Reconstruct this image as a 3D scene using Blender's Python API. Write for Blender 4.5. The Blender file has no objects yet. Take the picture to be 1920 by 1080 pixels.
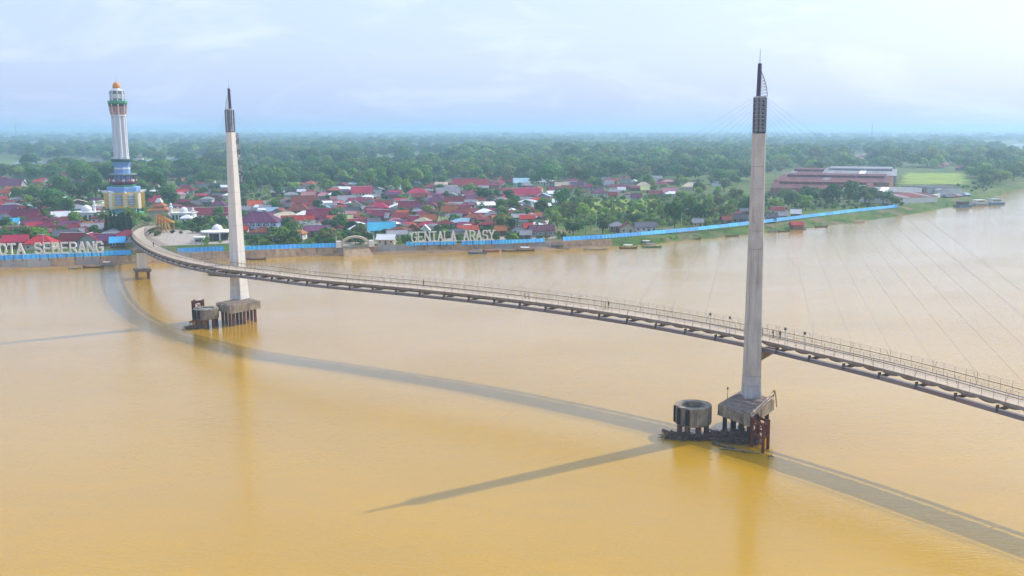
import bpy, math, random
from math import sin, cos, tan, atan, atan2, hypot, pi, radians
from mathutils import Vector, Matrix
random.seed(11)
S = bpy.context.scene
COL = S.collection

# ------------------------------------------------------------------ camera
F, CX, CY, CAM_H = 1829.0, 1070.0, 540.0, 58.0      # focal length and principal point in photo pixels, camera height in metres
PITCH = atan((540 - 244) / F)
cam_d = bpy.data.cameras.new('camera'); cam = bpy.data.objects.new('camera', cam_d); COL.objects.link(cam)
cam.location = (0, 0, CAM_H); cam.rotation_euler = (pi / 2 - PITCH, 0, 0)
cam_d.sensor_width = 36.0; cam_d.lens = 36.0 * F / 1920.0
cam_d.shift_x = -(CX - 960) / 1920.0
cam_d.clip_start = 0.5; cam_d.clip_end = 60000
S.camera = cam

# ------------------------------------------------------------------ sky, sun, exposure
SUN_EL, SUN_AZ = radians(41.4), radians(56.6)        # azimuth clockwise from +Y (the viewing direction)
W = bpy.data.worlds.new('World'); S.world = W; W.use_nodes = True
wn, wl = W.node_tree.nodes, W.node_tree.links
wn.clear()
sky = wn.new('ShaderNodeTexSky'); sky.sky_type = 'NISHITA'; sky.sun_disc = False
sky.sun_elevation = SUN_EL; sky.sun_rotation = SUN_AZ
sky.air_density = 1.0; sky.dust_density = 4.0; sky.ozone_density = 1.5; sky.altitude = 0
tc = wn.new('ShaderNodeTexCoord'); mp = wn.new('ShaderNodeMapping'); mp.inputs['Scale'].default_value = (1.6, 1.6, 5.5)
nz = wn.new('ShaderNodeTexNoise'); nz.inputs['Scale'].default_value = 2.3; nz.inputs['Detail'].default_value = 7; nz.inputs['Roughness'].default_value = 0.55
nz.inputs['Distortion'].default_value = 0.4
rp = wn.new('ShaderNodeValToRGB'); rp.color_ramp.elements[0].position = 0.42; rp.color_ramp.elements[1].position = 0.78
rp.color_ramp.elements[0].color = (0.66, 0.66, 0.66, 1); rp.color_ramp.elements[1].color = (0.74, 0.74, 0.74, 1)
mx = wn.new('ShaderNodeMixRGB'); mx.inputs[2].default_value = (3.35, 4.15, 6.1, 1)      # thin milky cloud veil
bg = wn.new('ShaderNodeBackground'); bg.inputs['Strength'].default_value = 0.108
wo = wn.new('ShaderNodeOutputWorld')
wl.new(tc.outputs['Generated'], mp.inputs['Vector']); wl.new(mp.outputs[0], nz.inputs['Vector']); wl.new(nz.outputs['Fac'], rp.inputs[0])
wl.new(rp.outputs[0], mx.inputs[0]); wl.new(sky.outputs[0], mx.inputs[1]); 
mp2 = wn.new('ShaderNodeMapping'); mp2.inputs['Scale'].default_value = (1.0, 1.0, 4.2); mp2.inputs['Location'].default_value = (3.1, 1.7, .4); mp2.inputs['Rotation'].default_value = (0.0, 0.12, 0.3)
nz2 = wn.new('ShaderNodeTexNoise'); nz2.inputs['Scale'].default_value = 4.2; nz2.inputs['Detail'].default_value = 9; nz2.inputs['Roughness'].default_value = 0.6; nz2.inputs['Distortion'].default_value = 0.9
rp2 = wn.new('ShaderNodeValToRGB'); rp2.color_ramp.elements[0].position = 0.50; rp2.color_ramp.elements[1].position = 0.72; rp2.color_ramp.elements[0].color = (0, 0, 0, 1); rp2.color_ramp.elements[1].color = (0.36, 0.36, 0.36, 1)
mx2 = wn.new('ShaderNodeMixRGB'); mx2.inputs[2].default_value = (5.5, 6.0, 7.2, 1)            # faint brighter cloud wisps
wl.new(tc.outputs['Generated'], mp2.inputs['Vector']); wl.new(mp2.outputs[0], nz2.inputs['Vector']); wl.new(nz2.outputs['Fac'], rp2.inputs[0]); wl.new(rp2.outputs[0], mx2.inputs[0]); wl.new(mx.outputs[0], mx2.inputs[1])
wl.new(mx2.outputs[0], bg.inputs[0]); wl.new(bg.outputs[0], wo.inputs[0])

sd = bpy.data.lights.new('sun', 'SUN'); sd.energy = 2.05; sd.angle = radians(0.6); sd.color = (1.0, 0.93, 0.82)
sun = bpy.data.objects.new('sun', sd); COL.objects.link(sun)
SUNV = Vector((sin(SUN_AZ) * cos(SUN_EL), cos(SUN_AZ) * cos(SUN_EL), sin(SUN_EL)))
sun.rotation_euler = (-SUNV).to_track_quat('-Z', 'Y').to_euler(); sun.location = (100, 0, 200)

S.view_settings.view_transform = 'Standard'; S.view_settings.look = 'None'
S.view_settings.exposure = 1.02; S.view_settings.gamma = 1.0; S.view_settings.use_curve_mapping = False
S.cycles.use_denoising = True
S.cycles.max_bounces = 5; S.cycles.diffuse_bounces = 2; S.cycles.glossy_bounces = 2; S.cycles.transmission_bounces = 2
S.cycles.transparent_max_bounces = 6; S.cycles.volume_bounces = 1; S.cycles.use_adaptive_sampling = True; S.cycles.adaptive_threshold = 0.03
S.cycles.caustics_reflective = False; S.cycles.caustics_refractive = False

# ------------------------------------------------------------------ helpers
LAND = 3.5
def ray(u, v):
    x, y = (u - CX) / F, (CY - v) / F
    return Vector((x, cos(PITCH) + y * sin(PITCH), -sin(PITCH) + y * cos(PITCH)))
def G(u, v, z=LAND):                                   # the place on the level z that the surveyor's sight line (u, v) meets
    d = ray(u, v); return d * ((z - CAM_H) / d.z) + Vector((0, 0, CAM_H))
def at_y(u, v, y):
    d = ray(u, v); return d * (y / d.y) + Vector((0, 0, CAM_H))
def PX(p):
    q = Vector(p) - Vector((0, 0, CAM_H)); k = q.y * cos(PITCH) - q.z * sin(PITCH)
    if k <= 1: return (-9999, -9999)
    return CX + F * q.x / k, CY - F * (q.y * sin(PITCH) + q.z * cos(PITCH)) / k
def R(a, b): return random.uniform(a, b)

class MB:
    def __init__(s): s.v = []; s.f = []; s.m = []; s.mi = 0
    def add(s, vs, fs):
        o = len(s.v); s.v += [tuple(x) for x in vs]; s.f += [tuple(i + o for i in f) for f in fs]; s.m += [s.mi] * len(fs)
    def box(s, cx, cy, cz, sx, sy, sz, rz=0.0):
        c, n = cos(rz), sin(rz); vs = []
        for z in (-.5, .5):
            for x, y in ((-.5, -.5), (.5, -.5), (.5, .5), (-.5, .5)):
                a, b = x * sx, y * sy; vs.append((cx + a * c - b * n, cy + a * n + b * c, cz + z * sz))
        s.add(vs, [(3, 2, 1, 0), (4, 5, 6, 7), (0, 1, 5, 4), (1, 2, 6, 5), (2, 3, 7, 6), (3, 0, 4, 7)])
    def prism(s, poly, z0, z1, top=None):
        n = len(poly); top = top or poly
        s.add([(p[0], p[1], z0) for p in poly] + [(p[0], p[1], z1) for p in top],
              [tuple(range(n - 1, -1, -1)), tuple(range(n, 2 * n))] + [(i, (i + 1) % n, n + (i + 1) % n, n + i) for i in range(n)])
    def beam(s, a, b, w, h=None):                        # rectangular bar from a to b
        a, b = Vector(a), Vector(b); d = (b - a)
        if d.length < 1e-6: return
        d.normalize(); h = h or w
        sd_ = d.cross(Vector((0, 0, 1)))
        if sd_.length < 1e-3: sd_ = Vector((1, 0, 0))
        sd_.normalize(); upv = sd_.cross(d)
        vs = []
        for p in (a, b):
            for i, j in ((-.5, -.5), (.5, -.5), (.5, .5), (-.5, .5)): vs.append(p + sd_ * (i * w) + upv * (j * h))
        s.add(vs, [(3, 2, 1, 0), (4, 5, 6, 7), (0, 1, 5, 4), (1, 2, 6, 5), (2, 3, 7, 6), (3, 0, 4, 7)])
    def tube(s, a, b, r0, r1=None, n=6):
        a, b = Vector(a), Vector(b); d = (b - a); r1 = r0 if r1 is None else r1
        if d.length < 1e-6: return
        d.normalize(); e = d.orthogonal().normalized(); g = d.cross(e)
        vs = [p + (e * cos(2 * pi * i / n) + g * sin(2 * pi * i / n)) * r for p, r in ((a, r0), (b, r1)) for i in range(n)]
        s.add(vs, [tuple(range(n - 1, -1, -1)), tuple(range(n, 2 * n))] + [(i, (i + 1) % n, n + (i + 1) % n, n + i) for i in range(n)])
    def lathe(s, prof, n=16, cx=0, cy=0, rot=0.0, cap=True):
        vs = [(cx + r * cos(rot + 2 * pi * i / n), cy + r * sin(rot + 2 * pi * i / n), z) for r, z in prof for i in range(n)]
        fs = [(k * n + i, k * n + (i + 1) % n, (k + 1) * n + (i + 1) % n, (k + 1) * n + i) for k in range(len(prof) - 1) for i in range(n)]
        if cap:
            fs.append(tuple(range(n - 1, -1, -1))); fs.append(tuple(range((len(prof) - 1) * n, len(prof) * n)))
        s.add(vs, fs)
    def mesh(s, name, mats):
        me = bpy.data.meshes.new(name); me.from_pydata(s.v, [], s.f)
        mats = mats if isinstance(mats, (list, tuple)) else [mats]
        for m in mats: me.materials.append(m)
        if len(mats) > 1: me.polygons.foreach_set('material_index', s.m)
        me.update(); return me
    def build(s, name, mats, parent=None, loc=None, rz=0.0, smooth=False):
        me = s.mesh(name, mats)
        if smooth: me.polygons.foreach_set('use_smooth', [True] * len(me.polygons))
        return put(name, me, parent, loc, rz)
def put(name, me, parent=None, loc=None, rz=0.0, scale=None):
    o = bpy.data.objects.new(name, me); COL.objects.link(o)
    if parent is not None: o.parent = parent
    if loc is not None: o.location = loc
    if rz: o.rotation_euler = (0, 0, rz)
    if scale is not None: o.scale = scale
    return o
def tag(o, label=None, cat=None, group=None, kind=None):
    if label: o['label'] = label
    if cat: o['category'] = cat
    if group: o['group'] = group
    if kind: o['kind'] = kind
    return o
def thing(name, label, cat, loc=(0, 0, 0), rz=0.0, group=None):
    o = put(name, None, None, loc, rz); o.empty_display_size = 0.5
    return tag(o, label, cat, group)
def struct(o): return tag(o, kind='structure')

# ------------------------------------------------------------------ materials
def mat(name, col, rough=0.8, col2=None, nscale=0.4, amt=0.6, bump=0.0, bscale=3.0, vary=0.0, spec=0.3, metal=0.0, stretch=(1, 1, 1), detail=6):
    m = bpy.data.materials.new(name); m.use_nodes = True; n, l = m.node_tree.nodes, m.node_tree.links
    b = n['Principled BSDF']; b.inputs['Roughness'].default_value = rough; b.inputs['Specular IOR Level'].default_value = spec; b.inputs['Metallic'].default_value = metal
    t = n.new('ShaderNodeTexCoord'); mpn = n.new('ShaderNodeMapping'); mpn.inputs['Scale'].default_value = stretch; l.new(t.outputs['Object'], mpn.inputs[0])
    c2 = col2 or tuple(x * 0.6 for x in col)
    no = n.new('ShaderNodeTexNoise'); no.inputs['Scale'].default_value = nscale; no.inputs['Detail'].default_value = detail; no.inputs['Roughness'].default_value = 0.65
    l.new(mpn.outputs[0], no.inputs['Vector'])
    rr = n.new('ShaderNodeMapRange'); rr.inputs[1].default_value = 0.38; rr.inputs[2].default_value = 0.68; rr.inputs[3].default_value = 0; rr.inputs[4].default_value = amt
    l.new(no.outputs['Fac'], rr.inputs[0])
    mi = n.new('ShaderNodeMixRGB'); mi.inputs[1].default_value = (*col, 1); mi.inputs[2].default_value = (*c2, 1); l.new(rr.outputs[0], mi.inputs[0])
    out = mi.outputs[0]
    if vary:
        oi = n.new('ShaderNodeObjectInfo'); hs = n.new('ShaderNodeHueSaturation')
        mv = n.new('ShaderNodeMapRange'); mv.inputs[3].default_value = 1 - vary; mv.inputs[4].default_value = 1 + vary; l.new(oi.outputs['Random'], mv.inputs[0])
        mh = n.new('ShaderNodeMapRange'); mh.inputs[3].default_value = 0.5 - vary * 0.08; mh.inputs[4].default_value = 0.5 + vary * 0.08
        ma = n.new('ShaderNodeMath'); ma.operation = 'FRACT'; mm = n.new('ShaderNodeMath'); mm.operation = 'MULTIPLY'; mm.inputs[1].default_value = 7.31
        l.new(oi.outputs['Random'], mm.inputs[0]); l.new(mm.outputs[0], ma.inputs[0]); l.new(ma.outputs[0], mh.inputs[0])
        l.new(mv.outputs[0], hs.inputs['Value']); l.new(mh.outputs[0], hs.inputs['Hue']); l.new(out, hs.inputs['Color']); out = hs.outputs[0]
    l.new(out, b.inputs['Base Color'])
    if bump:
        bn = n.new('ShaderNodeTexNoise'); bn.inputs['Scale'].default_value = bscale; bn.inputs['Detail'].default_value = 5; l.new(t.outputs['Object'], bn.inputs['Vector'])
        bu = n.new('ShaderNodeBump'); bu.inputs['Strength'].default_value = bump; bu.inputs['Distance'].default_value = 0.2; l.new(bn.outputs['Fac'], bu.inputs['Height']); l.new(bu.outputs[0], b.inputs['Normal'])
    return m
def streaks(m, col, lo=0.52, hi=0.68, amt=0.7, sx=1.1, sz=0.05):          # rain streaks and pour patches
    n, l = m.node_tree.nodes, m.node_tree.links; b = n['Principled BSDF']; src = b.inputs['Base Color'].links[0].from_socket
    t = n.new('ShaderNodeTexCoord'); a = n.new('ShaderNodeMapping'); a.inputs['Scale'].default_value = (sx, sx, sz); l.new(t.outputs['Object'], a.inputs[0])
    q = n.new('ShaderNodeTexNoise'); q.inputs['Scale'].default_value = 1.0; q.inputs['Detail'].default_value = 8; q.inputs['Roughness'].default_value = 0.7; l.new(a.outputs[0], q.inputs['Vector'])
    r = n.new('ShaderNodeMapRange'); r.inputs[1].default_value = lo; r.inputs[2].default_value = hi; r.inputs[4].default_value = amt; l.new(q.outputs['Fac'], r.inputs[0])
    x = n.new('ShaderNodeMixRGB'); x.inputs[2].default_value = (*col, 1); l.new(r.outputs[0], x.inputs[0]); l.new(src, x.inputs[1]); l.new(x.outputs[0], b.inputs['Base Color'])
def roof_mat(name, col, col2=None, amt=0.75, rust=0.35):
    m = mat(name, col, 0.75, col2 or tuple(x * 0.55 for x in col), 0.25, amt, vary=0.22, spec=0.18, stretch=(1, 0.35, 0.35))
    n, l = m.node_tree.nodes, m.node_tree.links; b = n['Principled BSDF']
    t = n.new('ShaderNodeTexCoord'); wv = n.new('ShaderNodeTexWave'); wv.inputs['Scale'].default_value = 1.1; wv.bands_direction = 'X'
    l.new(t.outputs['Object'], wv.inputs['Vector']); bu = n.new('ShaderNodeBump'); bu.inputs['Strength'].default_value = 0.5; bu.inputs['Distance'].default_value = 0.1
    l.new(wv.outputs['Fac'], bu.inputs['Height']); l.new(bu.outputs[0], b.inputs['Normal'])
    if rust:
        src = b.inputs['Base Color'].links[0].from_socket
        no = n.new('ShaderNodeTexNoise'); no.inputs['Scale'].default_value = 0.9; no.inputs['Detail'].default_value = 8
        mp_ = n.new('ShaderNodeMapping'); mp_.inputs['Scale'].default_value = (1.6, 0.3, 0.3); l.new(t.outputs['Object'], mp_.inputs[0]); l.new(mp_.outputs[0], no.inputs['Vector'])
        rr = n.new('ShaderNodeMapRange'); rr.inputs[1].default_value = 0.55; rr.inputs[2].default_value = 0.72; rr.inputs[4].default_value = rust; l.new(no.outputs['Fac'], rr.inputs[0])
        mi = n.new('ShaderNodeMixRGB'); mi.inputs[2].default_value = (0.13, 0.06, 0.035, 1); l.new(rr.outputs[0], mi.inputs[0]); l.new(src, mi.inputs[1]); l.new(mi.outputs[0], b.inputs['Base Color'])
    return m
def leaf_mat(name, col, vary=0.25, trans=0.35):
    m = mat(name, col, 0.6, tuple(x * 0.62 for x in col), 0.5, 0.8, vary=vary, spec=0.25)
    n, l = m.node_tree.nodes, m.node_tree.links; b = n['Principled BSDF']
    tr = n.new('ShaderNodeBsdfTranslucent'); ms = n.new('ShaderNodeMixShader'); ms.inputs[0].default_value = trans
    src = b.inputs['Base Color'].links[0].from_socket; l.new(src, tr.inputs[0])
    l.new(b.outputs[0], ms.inputs[1]); l.new(tr.outputs[0], ms.inputs[2]); l.new(ms.outputs[0], n['Material Output'].inputs[0])
    return m

M = {}
M['concrete'] = mat('concrete', (0.55, 0.545, 0.535), 0.85, (0.34, 0.325, 0.31), 0.55, 0.8, 0.4, 2.5, stretch=(1, 1, 0.3), detail=9)
M['concrete_white'] = mat('concrete_white', (0.72, 0.71, 0.69), 0.8, (0.54, 0.51, 0.47), 0.35, 0.5, 0.2, 2.0, stretch=(1, 1, 0.22))
M['concrete_dirty'] = mat('concrete_dirty', (0.33, 0.285, 0.215), 0.9, (0.10, 0.08, 0.075), 0.6, 1.0, 0.5, 2.0, stretch=(1, 1, 0.6))
M['concrete_dark'] = mat('concrete_dark', (0.13, 0.095, 0.09), 0.9, (0.28, 0.235, 0.185), 0.9, 0.8, 0.5, 2.0)
M['deck'] = mat('deck', (0.50, 0.41, 0.30), 0.85, (0.33, 0.28, 0.23), 0.3, 0.7)
M['slab_edge'] = mat('slab_edge', (0.27, 0.245, 0.22), 0.7, (0.17, 0.11, 0.085), 0.5, 0.8)
M['girder'] = mat('girder', (0.17, 0.165, 0.20), 0.55, (0.20, 0.14, 0.14), 0.18, 0.9, vary=0.16, spec=0.4)
M['collar'] = mat('collar', (0.11, 0.105, 0.115), 0.6)
M['flange'] = mat('flange', (0.62, 0.60, 0.62), 0.6, (0.45, 0.42, 0.42), 0.4, 0.6)
M['cladding'] = mat('cladding', (0.17, 0.155, 0.145), 0.7, (0.22, 0.14, 0.10), 0.35, 0.9)
M['rail'] = mat('rail', (0.30, 0.235, 0.12), 0.6, (0.20, 0.13, 0.07), 0.6, 0.7)
M['post'] = mat('post', (0.47, 0.40, 0.33), 0.6, (0.28, 0.21, 0.16), 0.8, 0.6)
M['wire'] = mat('wire', (0.42, 0.37, 0.34), 0.6)
M['cable'] = mat('cable', (0.36, 0.37, 0.40), 0.45, spec=0.5)
M['steel_blue'] = mat('steel_blue', (0.21, 0.235, 0.31), 0.5, (0.13, 0.15, 0.20), 0.6, 0.7, spec=0.5)
M['steel_dark'] = mat('steel_dark', (0.07, 0.075, 0.10), 0.5, spec=0.5)
M['mast'] = mat('mast', (0.065, 0.05, 0.12), 0.5, spec=0.5)
M['steel_light'] = mat('steel_light', (0.48, 0.52, 0.58), 0.5, spec=0.5)
M['red_steel'] = mat('red_steel', (0.16, 0.045, 0.03), 0.75, (0.08, 0.03, 0.025), 0.8, 0.8)
M['pile'] = mat('pile', (0.24, 0.10, 0.06), 0.85, (0.07, 0.04, 0.035), 0.5, 0.9, stretch=(1, 1, 0.4))
M['pile_dark'] = mat('pile_dark', (0.045, 0.04, 0.05), 0.85, (0.09, 0.06, 0.05), 0.5, 0.8)
M['fender'] = mat('fender', (0.02, 0.02, 0.028), 0.7)
M['drift'] = mat('drift', (0.25, 0.19, 0.14), 0.9, (0.04, 0.035, 0.03), 1.6, 1.0, vary=0.4)
M['pipe_white'] = mat('pipe_white', (0.60, 0.52, 0.42), 0.7, (0.35, 0.24, 0.15), 0.8, 0.7)
M['yellow_steel'] = mat('yellow_steel', (0.50, 0.36, 0.08), 0.6, (0.25, 0.15, 0.05), 0.8, 0.7)
M['pool'] = mat('pool', (0.16, 0.17, 0.14), 0.08, spec=0.5)
M['white'] = mat('white', (0.78, 0.78, 0.77), 0.6, (0.62, 0.61, 0.58), 0.4, 0.5)
M['sign_white'] = mat('sign_white', (0.80, 0.80, 0.78), 0.55, (0.62, 0.60, 0.57), 0.5, 0.4)
M['blue_sheet'] = mat('blue_sheet', (0.045, 0.37, 0.74), 0.5, (0.09, 0.46, 0.80), 0.35, 0.9, vary=0.18, spec=0.4)
M['quay'] = mat('quay', (0.42, 0.285, 0.17), 0.9, (0.30, 0.19, 0.11), 0.25, 0.9, 0.5, 1.0, vary=0.1, stretch=(1, 1, 0.5))
M['quay_grey'] = mat('quay_grey', (0.34, 0.31, 0.28), 0.9, (0.22, 0.19, 0.16), 0.25, 0.9, 0.4, 1.0)
M['paving'] = mat('paving', (0.40, 0.35, 0.30), 0.9, (0.30, 0.26, 0.22), 0.15, 0.8)
M['glass'] = mat('glass', (0.035, 0.045, 0.055), 0.12, spec=0.6)
M['door'] = mat('door', (0.12, 0.07, 0.045), 0.6, vary=0.4)
M['wood'] = mat('wood', (0.16, 0.10, 0.065), 0.85, vary=0.3, stretch=(1, 1, 4))
M['timber_dark'] = mat('timber_dark', (0.06, 0.045, 0.04), 0.85)
M['bark'] = mat('bark', (0.13, 0.10, 0.075), 0.95, vary=0.2)
M['palm_bark'] = mat('palm_bark', (0.20, 0.17, 0.135), 0.95)
M['gold'] = mat('gold', (0.55, 0.28, 0.06), 0.5, (0.40, 0.19, 0.05), 0.6, 0.7)
M['orange'] = mat('orange', (0.70, 0.27, 0.03), 0.45)
M['t_blue'] = mat('t_blue', (0.20, 0.36, 0.68), 0.6, (0.15, 0.28, 0.55), 0.3, 0.6)
M['t_blue_light'] = mat('t_blue_light', (0.25, 0.47, 0.72), 0.6)
M['t_green'] = mat('t_green', (0.10, 0.36, 0.20), 0.6)
M['t_green_dark'] = mat('t_green_dark', (0.03, 0.12, 0.085), 0.6)
M['t_yellow'] = mat('t_yellow', (0.76, 0.50, 0.10), 0.6, (0.62, 0.39, 0.08), 0.3, 0.7)
M['t_cream'] = mat('t_cream', (0.80, 0.70, 0.36), 0.6)
M['t_red'] = mat('t_red', (0.55, 0.15, 0.08), 0.6)
M['t_maroon'] = mat('t_maroon', (0.20, 0.025, 0.05), 0.6)
M['t_white'] = mat('t_white', (0.72, 0.72, 0.75), 0.6, (0.56, 0.56, 0.60), 0.2, 0.6, stretch=(1, 1, .2))
M['t_pinkwhite'] = mat('t_pinkwhite', (0.74, 0.62, 0.58), 0.6)
M['t_grey'] = mat('t_grey', (0.16, 0.24, 0.24), 0.6)
M['skin'] = mat('skin', (0.24, 0.13, 0.085), 0.6)
M['hair'] = mat('hair', (0.015, 0.012, 0.012), 0.6)

streaks(M['concrete'], (0.20, 0.18, 0.165), amt=.6); streaks(M['concrete_white'], (0.34, 0.30, 0.25), amt=.45); streaks(M['concrete_dirty'], (0.42, 0.37, 0.28), 0.54, 0.66, .7, 1.6, .25); streaks(M['concrete_dark'], (0.27, 0.22, 0.17), .55, .66, .6, .9, .9)
streaks(M['quay'], (0.12, 0.085, 0.06), .5, .66, .7, .5, .12); streaks(M['blue_sheet'], (0.22, 0.30, 0.34), .6, .7, .4, .9, .2); streaks(M['t_white'], (0.42, 0.42, 0.46), .52, .68, .6, .8, .04); streaks(M['sign_white'], (0.45, 0.43, 0.40), .54, .66, .25, 1.2, .5)
# ------------------------------------------------------------------ water
def water_mat():
    m = bpy.data.materials.new('river_water'); m.use_nodes = True; n, l = m.node_tree.nodes, m.node_tree.links; b = n['Principled BSDF']
    t = n.new('ShaderNodeTexCoord')
    mp1 = n.new('ShaderNodeMapping'); mp1.inputs['Scale'].default_value = (0.010, 0.022, 1); mp1.inputs['Rotation'].default_value = (0, 0, radians(18)); l.new(t.outputs['Object'], mp1.inputs[0])
    n1 = n.new('ShaderNodeTexNoise'); n1.inputs['Scale'].default_value = 1.0; n1.inputs['Detail'].default_value = 6; n1.inputs['Distortion'].default_value = 1.2; l.new(mp1.outputs[0], n1.inputs['Vector'])
    r1 = n.new('ShaderNodeMapRange'); r1.inputs[1].default_value = 0.35; r1.inputs[2].default_value = 0.68; l.new(n1.outputs['Fac'], r1.inputs[0])
    mi = n.new('ShaderNodeMixRGB'); mi.inputs[1].default_value = (0.455, 0.258, 0.008, 1); mi.inputs[2].default_value = (0.425, 0.24, 0.012, 1); l.new(r1.outputs[0], mi.inputs[0])
    mp7 = n.new('ShaderNodeMapping'); mp7.inputs['Scale'].default_value = (0.05, 0.16, 1); mp7.inputs['Rotation'].default_value = (0, 0, radians(12)); l.new(t.outputs['Object'], mp7.inputs[0])
    n7 = n.new('ShaderNodeTexNoise'); n7.inputs['Scale'].default_value = 1.0; n7.inputs['Detail'].default_value = 9; n7.inputs['Roughness'].default_value = 0.7; n7.inputs['Distortion'].default_value = 1.6; l.new(mp7.outputs[0], n7.inputs['Vector'])
    r7 = n.new('ShaderNodeMapRange'); r7.inputs[1].default_value = 0.4; r7.inputs[2].default_value = 0.66; r7.inputs[4].default_value = 0.55; l.new(n7.outputs['Fac'], r7.inputs[0])
    m7 = n.new('ShaderNodeMixRGB'); m7.inputs[2].default_value = (0.385, 0.235, 0.03, 1); l.new(r7.outputs[0], m7.inputs[0]); l.new(mi.outputs[0], m7.inputs[1])   # silt streaks
    l.new(m7.outputs[0], b.inputs['Base Color'])
    b.inputs['Roughness'].default_value = 0.05; b.inputs['IOR'].default_value = 1.33; b.inputs['Specular IOR Level'].default_value = 0.5
    hs = None
    for sc, st, rot, wgt in ((0.16, (1, 1.8, 1), 25, 0.08), (0.5, (1, 2.4, 1), 30, 0.36), (1.15, (1, 2.6, 1), -12, 0.52)):
        mpx = n.new('ShaderNodeMapping'); mpx.inputs['Scale'].default_value = tuple(sc * s_ for s_ in st); mpx.inputs['Rotation'].default_value = (0, 0, radians(rot)); l.new(t.outputs['Object'], mpx.inputs[0])
        nx = n.new('ShaderNodeTexNoise'); nx.inputs['Scale'].default_value = 1.0; nx.inputs['Detail'].default_value = 3; nx.inputs['Distortion'].default_value = 0.6; l.new(mpx.outputs[0], nx.inputs['Vector'])
        mu = n.new('ShaderNodeMath'); mu.operation = 'MULTIPLY'; mu.inputs[1].default_value = wgt; l.new(nx.outputs['Fac'], mu.inputs[0])
        if hs is None: hs = mu.outputs[0]
        else:
            ad = n.new('ShaderNodeMath'); ad.operation = 'ADD'; l.new(hs, ad.inputs[0]); l.new(mu.outputs[0], ad.inputs[1]); hs = ad.outputs[0]
    # calmer and livelier patches of the current
    mp4 = n.new('ShaderNodeMapping'); mp4.inputs['Scale'].default_value = (0.018, 0.03, 1); l.new(t.outputs['Object'], mp4.inputs[0])
    n4 = n.new('ShaderNodeTexNoise'); n4.inputs['Scale'].default_value = 1.0; n4.inputs['Detail'].default_value = 4; l.new(mp4.outputs[0], n4.inputs['Vector'])
    r4 = n.new('ShaderNodeMapRange'); r4.inputs[1].default_value = 0.35; r4.inputs[2].default_value = 0.7; r4.inputs[3].default_value = 0.5; r4.inputs[4].default_value = 1.0; l.new(n4.outputs['Fac'], r4.inputs[0])
    bu = n.new('ShaderNodeBump'); bu.inputs['Distance'].default_value = 0.17; l.new(r4.outputs[0], bu.inputs['Strength']); l.new(hs, bu.inputs['Height']); l.new(bu.outputs[0], b.inputs['Normal'])
    bc = n.new('ShaderNodeBump'); bc.inputs['Distance'].default_value = 0.05; l.new(r4.outputs[0], bc.inputs['Strength']); l.new(hs, bc.inputs['Height']); l.new(bc.outputs[0], b.inputs['Coat Normal'])
    b.inputs['Coat Weight'].default_value = 0.42; b.inputs['Coat IOR'].default_value = 1.33; b.inputs['Coat Roughness'].default_value = 0.08
    return m
M['water'] = water_mat()
mb = MB(); FAR = 30000.0
mb.add([(-FAR, -600, 0), (FAR, -600, 0), (FAR, FAR, 0), (-FAR, FAR, 0)], [(0, 1, 2, 3)])
struct(mb.build('river', M['water']))

# ------------------------------------------------------------------ land
def ground_mat():
    m = bpy.data.materials.new('ground_cover'); m.use_nodes = True; n, l = m.node_tree.nodes, m.node_tree.links; b = n['Principled BSDF']; b.inputs['Roughness'].default_value = 0.95; b.inputs['Specular IOR Level'].default_value = 0.1
    t = n.new('ShaderNodeTexCoord')
    def noise(sc, d=5):
        q = n.new('ShaderNodeTexNoise'); q.inputs['Scale'].default_value = sc; q.inputs['Detail'].default_value = d; l.new(t.outputs['Object'], q.inputs['Vector']); return q.outputs['Fac']
    def mixc(fac, lo, hi, c1, c2):
        r = n.new('ShaderNodeMapRange'); r.inputs[1].default_value = lo; r.inputs[2].default_value = hi; l.new(fac, r.inputs[0])
        x = n.new('ShaderNodeMixRGB'); l.new(r.outputs[0], x.inputs[0])
        for i, c in ((1, c1), (2, c2)):
            if isinstance(c, tuple): x.inputs[i].default_value = (*c, 1)
            else: l.new(c, x.inputs[i])
        return x.outputs[0]
    g = mixc(noise(0.02), 0.4, 0.65, (0.055, 0.115, 0.02), (0.11, 0.17, 0.03))
    g = mixc(noise(0.25, 6), 0.45, 0.7, g, (0.045, 0.085, 0.02))
    g = mixc(noise(0.06, 6), 0.52, 0.64, g, (0.19, 0.145, 0.09))
    l.new(g, b.inputs['Base Color']); return m
M['ground'] = ground_mat()
SHORE = [(-1400, 560, 3), (-600, 530, 3), (-200, 511, 3), (0, 505, 3), (120, 500, 3), (240, 496, 3), (330, 490, 3), (480, 485, 3), (600, 479, 3), (690, 476, 3), (760, 474, 3), (850, 472, 3), (1000, 468, 4), (1100, 465, 6),
         (1180, 461, 9), (1250, 455, 14), (1300, 450, 20), (1400, 440, 30), (1500, 430, 36), (1600, 418, 36), (1680, 406, 34), (1740, 396, 40), (1800, 386, 50), (1850, 376, 60), (1885, 362, 60), (1920, 352, 60), (2000, 338, 60), (2200, 318, 80), (2600, 296, 100), (3600, 275, 150)]
SP = []
for u, v, w in SHORE:
    p = G(u, v, 0); SP.append((atan2(p.x, p.y), hypot(p.x, p.y), w))
def shore(a):
    if a <= SP[0][0]: return SP[0][1], SP[0][2]
    for i in range(len(SP) - 1):
        if SP[i][0] <= a <= SP[i + 1][0]:
            k = (a - SP[i][0]) / (SP[i + 1][0] - SP[i][0]); k2 = k
            return SP[i][1] + (SP[i + 1][1] - SP[i][1]) * k2, SP[i][2] + (SP[i + 1][2] - SP[i][2]) * k2
    return SP[-1][1], SP[-1][2]
def inland(x, y):                                    # metres from the top of the bank, along the sight line
    a = atan2(x, y); r, w = shore(a); return hypot(x, y) - r - w
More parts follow.
